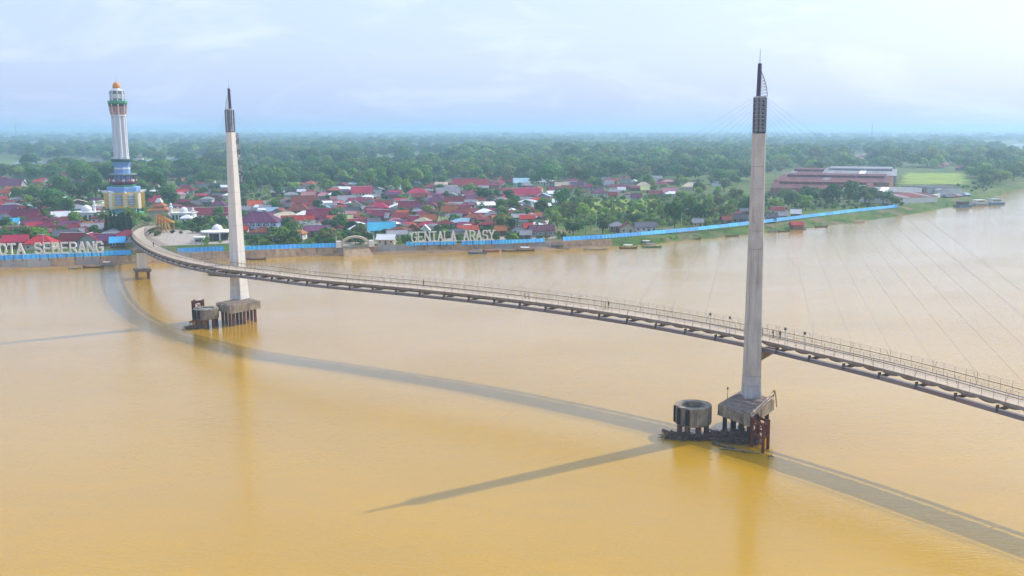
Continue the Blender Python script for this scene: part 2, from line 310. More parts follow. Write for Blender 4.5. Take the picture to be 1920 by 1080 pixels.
mb = MB(); NA = 520; a0, a1 = SP[0][0] - 0.25, SP[-1][0] + 0.1
rows = None; verts = []
rnd = random.Random(4)
for i in range(NA + 1):
    a = a0 + (a1 - a0) * i / NA; r, w = shore(a)
    jit = (rnd.random() - .5) * (0.8 if w < 5 else 5.0)
    prof = [(r - 3 + jit, -1.0), (r + jit * 0.7, 0.02), (r + w * 0.25 + jit * .3, 0.9 if w > 5 else 1.0), (r + w * 0.6, 2.3), (r + w, LAND - .1), (r + w + 4, LAND), (r + w + 60, LAND), (r + w + 300, LAND), (r + w + 1200, LAND), (max(6000, r + 2500), LAND), (FAR * 0.98, LAND)]
    rows = len(prof)
    for rr, z in prof: verts.append((sin(a) * rr, cos(a) * rr, z))
faces = [(i * rows + k, (i + 1) * rows + k, (i + 1) * rows + k + 1, i * rows + k + 1) for i in range(NA) for k in range(rows - 1)]
mb.add(verts, faces); struct(mb.build('ground', M['ground'], smooth=True))

def sheet(name, pts, z, m):
    b = MB(); P = [G(u, v, z) for u, v in pts]
    if name == 'field':                                  # ragged margins
        Q_ = []
        for i, p in enumerate(P):
            q = P[(i + 1) % len(P)]; n_ = max(2, int((q - p).length / 6)); d = (q - p).normalized(); e = Vector((-d.y, d.x, 0))
            Q_ += [p.lerp(q, k / n_) + e * rnd.uniform(-6, 6) for k in range(n_)]
        P = Q_
    b.add([(p.x, p.y, z) for p in P], [tuple(range(len(P)))[::-1]]); return struct(b.build(name, m))
M['field'] = mat('field', (0.25, 0.33, 0.02), 0.95, (0.12, 0.20, 0.03), 0.045, 1.0, detail=9)
M['lawn'] = mat('lawn', (0.12, 0.20, 0.03), 0.95, (0.06, 0.12, 0.025), 0.05, 0.9)
M['lagoon'] = mat('lagoon', (0.22, 0.20, 0.17), 0.12, spec=0.5)
M['track'] = mat('track', (0.36, 0.30, 0.24), 0.95)
sheet('field', [(1690, 345), (1812, 345), (1806, 325), (1700, 324)], LAND + .02, M['field'])
sheet('field', [(-60, 312), (60, 314), (120, 306), (60, 301), (-60, 300)], LAND + .02, M['lawn'])
sheet('field', [(268, 303), (330, 300), (335, 285), (275, 288)], LAND + .02, M['lawn'])
sheet('field', [(1010, 400), (1250, 400), (1240, 372), (1015, 374)], LAND + .02, M['field'])
sheet('field', [(1250, 418), (1420, 410), (1420, 385), (1250, 388)], LAND + .024, M['lawn'])
sheet('field', [(695, 375), (770, 375), (765, 355), (700, 356)], LAND + .02, M['lawn'])
sheet('lagoon_water', [(20, 311), (130, 313), (200, 308), (200, 297), (120, 303), (30, 302)], LAND + .04, M['lagoon'])
sheet('lagoon_water', [(260, 308), (330, 305), (400, 304), (400, 296), (320, 297), (262, 300)], LAND + .04, M['lagoon'])
sheet('far_river', [(1870, 280), (2100, 283), (2100, 268), (1900, 270)], LAND + .04, M['lagoon'])
sheet('track', [(1592, 312), (1604, 312), (1625, 288), (1618, 288)], LAND + .03, M['track'])
sheet('plaza_pavement', [(276, 462), (440, 456), (430, 437), (300, 428), (262, 434)], LAND + .06, M['paving'])
sheet('riverside_path', [(455, 466), (640, 461), (760, 453), (1050, 447), (1050, 443), (760, 447), (640, 456), (455, 461)], LAND + .05, M['paving'])

# ------------------------------------------------------------------ footbridge
CTRL = [(1920, 755, 15.7), (1700, 695, 16.4), (1500, 648, 17.0), (1380, 622, 17.4), (1200, 590, 18.0), (1000, 562, 18.3), (800, 540, 18.5), (600, 522, 18.4), (500, 510, 18.0), (430, 502, 17.5),
        (350, 487, 16.3), (300, 470, 14.8), (270, 453, 13.0), (259, 440, 11.3), (265, 431, 9.6), (279, 425, 7.8), (294, 422, 5.6)]
CP = [G(*c) for c in CTRL]
d0 = CP[0] - CP[1]; CP = [CP[0] + d0 * 1.9 + Vector((2, 0, -1)), CP[0] + d0 * .9] + CP
def catmull(P, n=24):
    out = []; Q = [P[0] * 2 - P[1]] + P + [P[-1] * 2 - P[-2]]
    for i in range(1, len(Q) - 2):
        a, b, c, d = Q[i - 1:i + 3]
        for k in range(n):
            t = k / n; out.append(0.5 * ((2 * b) + (c - a) * t + (2 * a - 5 * b + 4 * c - d) * t * t + (3 * b - a - 3 * c + d) * t ** 3))
    return out + [P[-1]]
def smooth_path(P, it=3):
    for _ in range(it): P = [P[0]] + [(P[i - 1] + P[i] * 2 + P[i + 1]) / 4 for i in range(1, len(P) - 1)] + [P[-1]]
    return P
raw = smooth_path(catmull(CP), 40)
ARC = [0.0]
for i in range(1, len(raw)): ARC.append(ARC[-1] + (raw[i] - raw[i - 1]).length)
LEN = ARC[-1]
import bisect
def along(s):
    s = max(0.0, min(LEN - 1e-4, s)); i = bisect.bisect_right(ARC, s) - 1; i = min(i, len(raw) - 2)
    k = (s - ARC[i]) / max(1e-9, ARC[i + 1] - ARC[i]); p = raw[i].lerp(raw[i + 1], k)
    t = (raw[min(i + 3, len(raw) - 1)] - raw[max(i - 2, 0)]); t.z = 0; t.normalize(); return p, t, Vector((t.y, -t.x, 0))   # n points to the right of travel
def off(s, o, dz=0.0):
    p, t, n = along(s); return p + n * o + Vector((0, 0, dz))
def near_s(x, y): return min(range(0, int(LEN * 2)), key=lambda k: (along(k / 2)[0].xy - Vector((x, y))).length) / 2
# the travel runs from the right frame edge to the far bank; the camera side lies at negative offsets
bridge = thing('footbridge', 'long curved concrete footbridge sweeping across the river between two pylons', 'bridge', (0, 0, 0))
BAY = 7.5; NB = int(LEN // BAY); BAY = LEN / NB
def sweep(name, s0, s1, prof, m, parent=bridge, step=2.5, smooth=False):   # prof: closed list of (offset, dz)
    k = max(1, int((s1 - s0) / step)); b = MB(); n = len(prof); vs = []
    for i in range(k + 1):
        s_ = s0 + (s1 - s0) * i / k
        for o_, dz in prof: vs.append(off(s_, o_, dz))
    fs = [(i * n + j, i * n + (j + 1) % n, (i + 1) * n + (j + 1) % n, (i + 1) * n + j) for i in range(k) for j in range(n)]
    fs += [tuple(range(n - 1, -1, -1)), tuple(range(k * n, (k + 1) * n))]
    b.add(vs, fs); return b.build(name, m, parent)
def rect(o0, o1, z0, z1): return [(o0, z0), (o1, z0), (o1, z1), (o0, z1)]
S_LAND = near_s(*G(265, 431, 9.6).xy)
for i in range(NB):
    s0, s1 = i * BAY, (i + 1) * BAY
    sweep('deck_slab', s0 + .02, s1 - .02, rect(-2.45, 2.45, -0.26, 0.0), M['deck'])
    for sg in (-1, 1):
        a, c = sorted((sg * 2.453, sg * 2.72)); sweep('edge_beam', s0 + .01, s1 - .01, rect(a, c, -0.42, 0.10), M['slab_edge'])
        if s1 < S_LAND + 8:
            a, c = sorted((sg * 2.74, sg * 3.22)); sweep('girder', s0 + .22, s1 - .22, rect(a, c, -1.92, -1.2), M['girder'])
            a, c = sorted((sg * 2.735, sg * 3.26)); sweep('flange', s0 + .22, s1 - .22, rect(a, c, -1.197, -1.13), M['flange'])
            p, t, n_ = along(s0); b = MB(); q = p + n_ * sg * 3.0
            b.box(q.x, q.y, q.z - 1.22, .26, .6, 1.3, atan2(t.y, t.x)); b.build('collar', M['collar'], bridge)
            # scalloped cladding that hangs below the slab edge, two swags to a bay
            b = MB(); K = 14; vs = []
            for k in range(K + 1):
                s_ = s0 + .25 + (BAY - .5) * k / K; ph = (k / K * 2) % 1.0; dep = 0.36 * abs(sin(pi * min(1, k / K) * 2)) ** 0.8
                for o_, dz in ((2.70, -0.40), (2.62, -0.42 - dep), (2.54, -0.42 - dep), (2.54, -0.40)): vs.append(off(s_, sg * o_, dz))
            fs = [(k * 4 + j, k * 4 + (j + 1) % 4, k * 4 + 4 + (j + 1) % 4, k * 4 + 4 + j) for k in range(K) for j in range(4)]
            b.add(vs, fs); b.build('cladding', M['cladding'], bridge)
    if s1 < S_LAND + 8:
        b = MB(); b.beam(off(s0, -2.9, -1.4), off(s0, 2.9, -1.4), .35, .5); b.build('cross_beam', M['collar'], bridge)
# railings: posts 2.1 m apart, wires and a hand rail
POSTS = []
npost = int(LEN / 2.1)
pm = MB(); pm.box(0, 0, 1.06, .055, .055, 2.1); post_me = pm.mesh('post', M['post'])
pm2 = MB(); pm2.beam((0, 0, 0.05), (0.75, 0, 2.05), .06); brace_me = pm2.mesh('brace', M['post'])
rest = MB()
for i in range(npost + 1):
    s_ = i * LEN / npost; p, t, n_ = along(s_)
    for sg in (-1, 1):
        q = off(s_, sg * 2.58, 0.09)
        if i < 150: put('railing_post', post_me, bridge, q, atan2(t.y, t.x))
        else: rest.box(q.x, q.y, q.z + 1.06, .055, .055, 2.1, atan2(t.y, t.x))
        if i % 4 == 1 and i < 150:
            put('slanted_brace', brace_me, bridge, q, atan2(t.y, t.x) + (pi if (i // 4) % 2 else 0))
tag(rest.build('far_railing_posts', M['post'], bridge), kind='stuff')
for sg in (-1, 1):
    a, c = sorted((sg * 2.54, sg * 2.62))
    sweep('hand_rail', 0.5, LEN - .5, rect(a - .03, c + .03, 1.14, 1.26), M['rail'], step=2.1)
    for h in (0.5, 0.8, 1.55, 1.85, 2.1):
        sweep('railing_wire', 0.5, LEN - .5, rect(sg * 2.58 - .012, sg * 2.58 + .012, h + .09, h + .115), M['wire'], step=2.1)

# ------------------------------------------------------------------ pylons
def pylon(label, x, y, az, mirror, base_w, base_d, top_w, top_d, zcap, cap_pts, cap_thick, cab_mat):
    rz = pi / 2 - az + pi / 2                          # local -Y looks to azimuth az
    T = thing('pylon', label, 'pylon', (x, y, 0), 0)
    zs = zcap; z_top = 57.4
    cosr, sinr = cos(-az - pi), sin(-az - pi)          # local frame: front face normal (0,-1) turned to az
    def loc(a, b_, z): return (a * cosr - b_ * sinr, a * sinr + b_ * cosr, z)
    def poly(w, d, ch):
        pts = [(-w + ch, -d), (w - ch, -d), (w, -d + ch), (w, d - ch), (w - ch, d), (-w + ch, d), (-w, d - ch), (-w, -d + ch)]
        return [loc(a, b_, 0)[:2] for a, b_ in pts]
    def dims(z):
        k = (z - zs) / (z_top - zs); k = max(0, min(1, k)); fl = 0.0 if z > zs + 6 else (1 - (z - zs) / 6) * .18
        return (base_w + (top_w - base_w) * k) / 2 + fl, (base_d + (top_d - base_d) * k) / 2 + fl
    lv = [zs, zs + 2.6, zs + 4.6, zs + 11.5, zs + 15, zs + 23, zs + 29.5, zs + 33, zs + 41, zs + 45.2, z_top]
    for i in range(len(lv) - 1):
        w0, d0 = dims(lv[i]); w1, d1 = dims(lv[i + 1]); b = MB()
        b.prism(poly(w0, d0, .22), lv[i] + .03, lv[i + 1] - .03, poly(w1, d1, .22)); b.build('shaft_segment', M['concrete'] if not mirror else M['concrete_white'], T)
    b = MB(); w0, d0 = dims(zs); w1, d1 = dims(z_top); b.prism(poly(w0 - .32, d0 - .32, .2), zs - .3, z_top, poly(w1 - .12, d1 - .12, .2)); b.build('shaft_core', M['concrete_dirty'], T)
    # steel head that holds the stays
    hw, hd = top_w / 2 * .92, top_d / 2 * .88
    b = MB(); b.prism(poly(hw * .6, hd * .6, .1), z_top + .05, 64.0); b.build('head_core', M['steel_blue'], T)
    for k in range(9):
        zz = z_top + .55 + k * .72
        b = MB(); b.prism(poly(hw * .82, hd * .82, .1), zz, zz + .16); b.build('head_louvre', M['steel_light'], T)
    for a in (-1, -.05, 1):
        for bb in (-1, 1):
            q = loc(a * hw * .86, bb * hd * .9, 0); b = MB(); b.box(q[0], q[1], 60.75, .42, .26, 6.5, -az - pi); b.build('head_rib', M['steel_blue'], T)
    q0 = loc(0, 0, 0); b = MB(); b.prism(poly(hw * 1.02, hd * 1.02, .1), z_top - .02, z_top + .32); b.build('head_band', M['steel_dark'], T)
    b = MB(); b.prism(poly(hw * 1.0, hd * 1.0, .1), 64.003, 64.25); b.build('head_cap', M['steel_light'], T)
    # dark mast, rod and curved sail frame
    mx_ = -0.35 if not mirror else 0.35; sgn = 1 if not mirror else -1
    b = MB(); q = loc(mx_, 0, 0); b.tube((q[0], q[1], 64.26), (q[0] + .1 * sgn, q[1], 70.3), .43, .38, 10); b.build('mast', M['mast'], T)
    b = MB(); b.tube((q[0] + .1 * sgn, q[1], 70.3), (q[0] + .12 * sgn, q[1], 73), .09, .035, 6); b.build('lightning_rod', M['steel_light'], T)
    b = MB(); N = 9; prev = None
    for k in range(N + 1):
        tt = k / N; px = mx_ + sgn * (0.2 + 1.5 * (1 - tt ** 1.7)); pz = 64.3 + 5.0 * tt; c = loc(px, 0, pz)
        if prev: b.tube(prev, c, .1, .1, 5)
        if k < N: b.tube(c, (*loc(mx_, 0, 0)[:2], pz), .085, .085, 4)
        if prev and k < N: b.tube(prev, (*loc(mx_, 0, 0)[:2], pz), .05, .05, 4)
        prev = c
    b.build('sail_frame', M['steel_light'], T)
    # stays
    sc = near_s(x, y); side = 1 if (along(sc)[0].xy - Vector((x, y))).dot(along(sc)[2].xy) > 0 else -1
    for dr in (-1, 1):
        for k in range(9):
            s_ = sc + dr * (14 + 9.0 * k)
            if s_ < 1 or s_ > LEN - 30: continue
            zz = z_top + .7 + k * .72
            tgt = off(s_, -side * 0.0 + (2.75 * (-side)), 0.15) - Vector((x, y, 0))
            dv = Vector((tgt.x, tgt.y, 0)).normalized(); an = dv * (hw + .5)
            a3 = Vector((an.x, an.y, zz + .15)); b = MB(); b.tube(a3, tgt, .017, .017, 5); b.build('stay_cable', M['cable'], T)
            b = MB(); e = Vector((-dv.y, dv.x, 0)) * .12; r_ = dv * (hw * .75)
            b.add([r_ + e + Vector((0, 0, zz - .1)), r_ - e + Vector((0, 0, zz - .1)), r_ + e + Vector((0, 0, zz + .32)), r_ - e + Vector((0, 0, zz + .32)), a3 + e * .5, a3 - e * .5],
                  [(0, 1, 3, 2), (0, 2, 4), (1, 5, 3), (2, 3, 5, 4), (0, 4, 5, 1)]); b.build('stay_bracket', M['steel_dark'], T)
    # corbel that carries the deck
    pd = along(sc)[0]; v = (pd.xy - Vector((x, y))); L_ = v.length; dv = Vector((v.x, v.y, 0)).normalized(); zb = pd.z - 2.02
    b = MB(); e = Vector((-dv.y, dv.x, 0)) * .9; a_ = dv * 0.5; c_ = dv * (L_ + 3.0)
    b.add([a_ + e + Vector((0, 0, zb)), a_ - e + Vector((0, 0, zb)), c_ - e + Vector((0, 0, zb)), c_ + e + Vector((0, 0, zb)),
           a_ + e + Vector((0, 0, zb - 2.2)), a_ - e + Vector((0, 0, zb - 2.2)), c_ - e + Vector((0, 0, zb - .7)), c_ + e + Vector((0, 0, zb - .7))],
          [(0, 1, 2, 3), (7, 6, 5, 4), (0, 4, 5, 1), (1, 5, 6, 2), (2, 6, 7, 3), (3, 7, 4, 0)]); b.build('corbel', M['concrete_dirty'], T)
    # pile cap and piles
    cp = [(p.x - x, p.y - y) for p in cap_pts]
    cx_ = sum(p[0] for p in cp) / 4; cy_ = sum(p[1] for p in cp) / 4
    area = sum(cp[i][0] * cp[(i + 1) % 4][1] - cp[(i + 1) % 4][0] * cp[i][1] for i in range(4))
    if area < 0: cp = cp[::-1]
    b = MB(); b.prism(cp, zcap - cap_thick, zcap); b.build('pile_cap', M['concrete_dirty'], T)
    b = MB(); b.prism([(cx_ + (p[0] - cx_) * .97, cy_ + (p[1] - cy_) * .97) for p in cp], zcap + .003, zcap + .22, [(cx_ + (p[0] - cx_) * .9, cy_ + (p[1] - cy_) * .9) for p in cp]); b.build('cap_topping', M['concrete_dark'], T)
    for iu in range(4):
        for iv in range(3):
            uu, vv = .12 + .76 * iu / 3, .14 + .72 * iv / 2
            p = Vector(cp[0]).lerp(Vector(cp[1]), uu).lerp(Vector(cp[3]).lerp(Vector(cp[2]), uu), vv)
            b = MB(); b.tube((p.x, p.y, -2), (p.x, p.y, zcap - cap_thick + .05), .45, .45, 10); b.build('pile', M['pile'] if mirror else M['pile_dark'], T)
    return T, cp

RX, RY = 35.6, 186.6
capR = [G(1346, 758, 6), G(1406, 780, 6), G(1452, 749, 6)]; capR.append(capR[0] + capR[2] - capR[1])
pylR, cpR = pylon('tall grey concrete pylon at right with lattice sail right of its mast', RX, RY, radians(177), False, 2.95, 3.7, 2.1, 2.5, 6.0, capR, 2.1, 'cable')
LX, LY = -102.6, 298.0
capL = [G(405, 568, 6.3), G(431, 575, 6.3), G(488, 564.5, 6.3)]; capL.append(capL[0] + capL[2] - capL[1])
pylL, cpL = pylon('tall white concrete pylon at left with lattice sail left of its mast', LX, LY, radians(203), True, 3.9, 3.9, 2.1, 2.1, 6.3, capL, 2.25, 'cable')

def red_frame(label, pts, z1, group):
    T = thing('steel_frame', label, 'steel frame', pts[0], 0, group)
    o = Vector(pts[0]); P_ = [Vector(p) - o for p in pts]
    for p in P_:
        b = MB(); b.beam(p + Vector((0, 0, -1.5)), p + Vector((0, 0, z1)), .5, .5); b.build('leg', M['red_steel'], T)
    for i in range(len(P_)):
        a, c = P_[i], P_[(i + 1) % len(P_)]
        for h in (z1 * .48, z1 * .92):
            b = MB(); b.beam(a + Vector((0, 0, h)), c + Vector((0, 0, h)), .34, .42); b.build('crossbar', M['red_steel'], T)
        b = MB(); b.beam(a + Vector((0, 0, z1 * .5)), c + Vector((0, 0, z1 * .9)), .18, .22); b.build('diagonal', M['red_steel'], T)
f0, f1 = G(1409, 838, 0), G(1430, 849, 0); bk = (capR[2] - capR[1]).normalized() * 2.6
red_frame('rusty red steel frame standing in the water before the right pylon', [f0, f1, f1 + bk, f0 + bk], 5.6, 'rusty steel frames in the water')
f0, f1 = G(363, 604, 0), G(380, 603, 0)
red_frame('rusty red steel frame behind the round dolphin by the left pylon', [f0, f1, f1 + Vector((-.3, 2.2, 0)), f0 + Vector((-.3, 2.2, 0))], 6.6, 'rusty steel frames in the water')

def dolphin(label, c, r, z0, z1, lid, fend):
    T = thing('mooring_dolphin', label, 'dolphin', (c.x, c.y, 0), 0, 'round concrete dolphins')
    b = MB(); n = 36; ri = r * .66
    b.lathe([(ri, z0), (r * .96, z0), (r, z0 + .25), (r, z1 - .3), (r * .985, z1), (ri * 1.04, z1), (ri, z1 - .12), (ri, z0)], n, cap=False); b.build('concrete_ring', M['concrete_dirty'], T)
    b = MB(); b.lathe([(0.05, z1 - (.25 if lid else 1.1)), (ri * 1.01, z1 - (.25 if lid else 1.1))], n, cap=False)
    b.lathe([(0.05, z0 + .1), (ri * 1.01, z0 + .1)], n, cap=False); b.build('trapped_rainwater', M['pool'], T)
    for k in range(8):
        a = 2 * pi * k / 8 + .3; b = MB(); b.tube((cos(a) * r * .8, sin(a) * r * .8, -2), (cos(a) * r * .78, sin(a) * r * .78, z0 + .05), .48, .48, 10); b.build('pile', M['pile'], T)
    for a in fend:
        a = radians(a); b = MB(); b.box(cos(a) * (r + .12), sin(a) * (r + .12), (z0 + z1) / 2 + .1, .26, .75, (z1 - z0) * .86, a); b.build('fender', M['fender'], T)
    return T
ringR = G(1299, 812, 0); ringL = G(388, 612, 0)
dolphin('open round concrete dolphin on stilts left of the right pylon', ringR, 3.55, 2.1, 5.75, False, (184, 214, 246))
dolphin('round concrete dolphin brimming with rainwater left of the left pylon', ringL, 3.6, 2.5, 5.6, True, (186, 212, 235, 256))

# driftwood caught on the piles
rd = random.Random(5)
def drift_heap(label, c, rx, ry, n, rz, hmax):
    b = MB()
    for _ in range(n):
        a, q = rd.uniform(0, 2 * pi), rd.random() ** .6; x, y = cos(a) * q * rx, sin(a) * q * ry
        z = rd.uniform(0.0, hmax) * (1 - q * .7); L = rd.uniform(.8, 4.2); th = rd.gauss(0.1, .9); ph = rd.gauss(0, .3)
        d = Vector((cos(th) * cos(ph), sin(th) * cos(ph), sin(ph))) * L / 2; p = Vector((x, y, z + .1)); w = rd.uniform(.03, .11)
        b.tube(p - d, p + d, w, w * .6, 5)
    o = b.build('driftwood_tangle', M['drift'], None, (c.x, c.y, 0), rz); tag(o, label, 'driftwood', None, 'stuff')
drift_heap('tangled grey sticks and branches caught under the right pylon', G(1376, 826, 0), 5.2, 2.6, 420, radians(-22), 2.3)
drift_heap('brush of sticks caught on the stilts of the open round dolphin', G(1290, 822, 0), 4.6, 1.6, 230, radians(-5), 0.9)
drift_heap('twigs and brush caught against the left dolphin stilts', G(370, 615, 0), 3.2, 1.6, 150, 0.2, 0.7)
logs = [((1243, 808), (1272, 822), .32, 'thick dark log end poking out left of the open round dolphin'), ((1262, 822), (1330, 826), .2, 'long pale log lying before the open round dolphin'),
        ((1335, 833), (1400, 850), .22, 'long log slanting along the front of the driftwood tangle'), ((1350, 842), (1424, 852), .16, 'slim log at the outer rim of the driftwood tangle'),
        ((1310, 818), (1352, 834), .2, 'log bridging the round dolphin and the driftwood tangle'), ((355, 604), (372, 600), .25, 'short dark log behind the left dolphin'),
        ((1440, 857), (1450, 859), .16, 'small log adrift right of the rusty steel frame'), ((1372, 808), (1418, 822), .17, 'pale log leaning on the piles of the right pylon')]
for a, c, r_, lab in logs:
    p, q = G(*a, 0), G(*c, 0); b = MB(); mid = (p + q) / 2; pts = [p - mid + Vector((0, 0, .15)), Vector((rd.uniform(-.2, .2), rd.uniform(-.2, .2), .28)), q - mid + Vector((0, 0, .2))]
    b.tube(pts[0], pts[1], r_, r_ * .9, 8); b.tube(pts[1], pts[2], r_ * .9, r_ * .6, 8); b.tube(pts[1], pts[1] + Vector((.3, .5, .7)), r_ * .4, r_ * .15, 5)
    tag(b.build('drift_log', M['drift'], None, mid), lab, 'log', 'drift logs around the piers')
# broken pipes and crane on the right cap, lamp stub at its left
T = thing('broken_boom', 'pale broken steel boom with yellow hook lying on right pylon cap', 'boom', capR[2] + Vector((0, 0, .25)))
o = capR[2] + Vector((0, 0, .25))
ends = [capR[1] + Vector((0.3, .3, .3)) - o, capR[2] + Vector((-.6, -.2, .5)) - o]
for dz, ofs in ((0, 0), (.5, .35), (-.35, .15)):
    b = MB(); b.tube(ends[0] + Vector((ofs, -ofs, dz)), ends[1] + Vector((ofs, -ofs, dz + .5)), .16, .16, 7); b.build('pipe', M['pipe_white'], T)
for k in range(7):
    t_ = k / 6; b = MB(); p = ends[0].lerp(ends[1], t_); b.tube(p + Vector((0, 0, -.3)), p + Vector((.35, -.35, 1.0)), .07, .07, 5); b.build('lacing', M['pipe_white'], T)
b = MB(); b.tube(ends[1] + Vector((.1, 0, .2)), ends[1] + Vector((.5, -.3, 1.6)), .35, .25, 8); b.tube(ends[1] + Vector((.6, -.5, 1.2)), ends[1] + Vector((.9, -.7, -1.8)), .14, .1, 6); b.build('hook', M['yellow_steel'], T)
T = thing('marker_lamp', 'short yellow marker lamp on the left corner of right pylon cap', 'lamp', G(1364, 748, 6.25))
b = MB(); b.tube((0, 0, 0), (0, 0, 1.9), .07, .06, 6); b.build('pole', M['yellow_steel'], T)
b = MB(); b.lathe([(.05, 1.9), (.16, 1.95), (.18, 2.2), (.08, 2.35)], 10); b.build('lamp_head', M['steel_dark'], T)

# pier below the landward span
T = thing('bridge_pier', 'white bridge pier on red piles near the left bank', 'pier', G(268, 522, 0))
base = G(268, 522, 0); sP = near_s(base.x, base.y); pdk = along(sP)[0]; ang = atan2(along(sP)[1].y, along(sP)[1].x)
b = MB(); zz = pdk.z - 1.8; ex = 1.9
b.prism([(cos(ang + a) * r_, sin(ang + a) * r_) for a, r_ in [(pi / 4 + k * pi / 2, 2.3) for k in range(4)]], 4.2, zz - 1.4, None); b.build('column', M['concrete_white'], T)
b = MB(); b.box(0, 0, zz - .7, 2.4, 6.6, 1.36, ang); b.build('crosshead', M['concrete_dirty'], T)
b = MB(); b.box(0, 0, 3.5, 5.6, 6.0, 1.3, ang); b.build('pile_cap', M['concrete_dark'], T)
for a in (-1, 0, 1):
    for c in (-1, 1):
        q = Vector((cos(ang) * a * 2.0 - sin(ang) * c * 2.1, sin(ang) * a * 2.0 + cos(ang) * c * 2.1)); b = MB(); b.tube((q.x * 1.05, q.y * 1.05, -2), (q.x, q.y, 2.86), .42, .42, 9); b.build('pile', M['pile'], T)

# lamps on the bridge railing
lm_p = MB(); lm_p.tube((0, 0, 0), (0, 0, 3.0), .07, .05, 6); lamp_pole = lm_p.mesh('pole', M['steel_light'])
lm_h = MB(); lm_h.lathe([(.06, 2.98), (.2, 3.02), (.26, 3.25), (.16, 3.5), (.05, 3.6)], 10); lamp_head = lm_h.mesh('lantern', M['steel_dark'])
for u, v, sg, lab in ((1333, 640, -1, 'black lantern on the near railing, second left of the right pylon'), (1369, 648, -1, 'black lantern on the near railing, next left of the right pylon'),
                      (1472, 668, -1, 'black lantern on near railing, next right of the right pylon and walkers'), (1510, 676, -1, 'black lantern on near railing, second right of the right pylon')):
    g = G(u, v - 18, 17.2); s_ = near_s(g.x, g.y); p = off(s_, -2.62 if sg < 0 else 2.62, .1)
    # choose the station whose railing foot is seen at u
    s_ = min((s_ + k * .25 for k in range(-80, 81)), key=lambda q: abs(PX(off(q, -2.62, 1.5))[0] - u)); p = off(s_, -2.70, .1)
    T = thing('railing_lantern', lab, 'lamp', p, 0, 'lanterns on the bridge railing'); put('pole', lamp_pole, T); put('lantern', lamp_head, T)

# ------------------------------------------------------------------ waterfront: quay, blue sheeting, signs
LM = [(-300, 'left frame edge'), (235, 'clock tower'), (440, 'left pylon'), (665, 'arch gate'), (850, 'ARASY letters'), (1118, 'tall lamp'), (1415, 'right pylon'), (1570, 'rusty factory'), (1760, 'yellow field'), (2400, 'right frame edge')]
def place_words(u, v):
    row = 'waterfront row' if v > 418 else ('middle rows' if v > 375 else ('back rows' if v > 325 else 'far distance'))
    for i in range(len(LM) - 1):
        if LM[i][0] <= u < LM[i + 1][0]: return row, LM[i][1], LM[i + 1][1]
    return row, LM[-2][1], LM[-1][1]
PENDING = {}
def label_later(o, head, tail=''):
    u, v = PX(o.location); row, a, b = place_words(u, v)
    if a == 'left frame edge': w = 'left of the clock tower'
    elif b == 'right frame edge': w = 'right of the yellow field'
    else: w = 'between %s and %s' % (a, b)
    PENDING.setdefault((head, row, w), []).append((u, o))
def ordn(n):
    return '%d%s' % (n, 'th' if 10 <= n % 100 <= 20 else {1: 'st', 2: 'nd', 3: 'rd'}.get(n % 10, 'th'))
def write_labels():
    for (head, row, w), lst in PENDING.items():
        lst.sort(key=lambda q: q[0])
        for i, (u, o) in enumerate(lst):
            base = '%s, %s, %s' % (head, row, w)
            o['label'] = base if len(lst) == 1 else '%s, %s' % (base, 'leftmost' if i == 0 else ordn(i + 1) + ' from left')

def polyline(pts, z): return [G(u, v, z) for u, v in pts]
def resample(P_, step):
    out = [P_[0]]; acc = 0.0
    for i in range(len(P_) - 1):
        L = (P_[i + 1] - P_[i]).length; n = max(1, round(L / step))
        for k in range(1, n + 1): out.append(P_[i].lerp(P_[i + 1], k / n))
    return out
from mathutils import noise as mnoise0
def noise_at(x, y): return mnoise0.noise(Vector((x, y, 5.5)))
# sloping quay wall of panels
T = thing('quay_wall', 'brown sloping stone quay wall along the left and middle bank', 'quay wall')
Q = []
for k in range(200):
    a = SP[2][0] + (atan2(*G(1150, 460, 0).xy) - SP[2][0]) * k / 199; r, w = shore(a); Q.append(Vector((sin(a) * (r - .6), cos(a) * (r - .6), 0)))
Q = resample([Q[i] for i in range(0, 200, 6)] + [Q[-1]], 11)
for i in range(len(Q) - 1):
    a, c = Q[i], Q[i + 1]; d = (c - a).normalized(); nn = Vector((-d.y, d.x, 0)); a = a + d * .06; c = c - d * .06; jt = rd.uniform(-.12, .12)
    hz = LAND + .12 if i % 7 else LAND + .3
    b = MB(); e = nn * (jt)
    b.add([a + e + Vector((0, 0, -1)), c + e + Vector((0, 0, -1)), c + nn * 2.3 + Vector((0, 0, hz)), a + nn * 2.3 + Vector((0, 0, hz)), c + nn * 3.2 + Vector((0, 0, hz)), a + nn * 3.2 + Vector((0, 0, hz)), c + nn * 3.2 + Vector((0, 0, -1)), a + nn * 3.2 + Vector((0, 0, -1))],
          [(0, 1, 2, 3), (3, 2, 4, 5), (5, 4, 6, 7), (0, 3, 5, 7), (1, 6, 4, 2)])
    b.build('stone_panel', M['quay'] if rd.random() < .8 else M['quay_grey'], T)
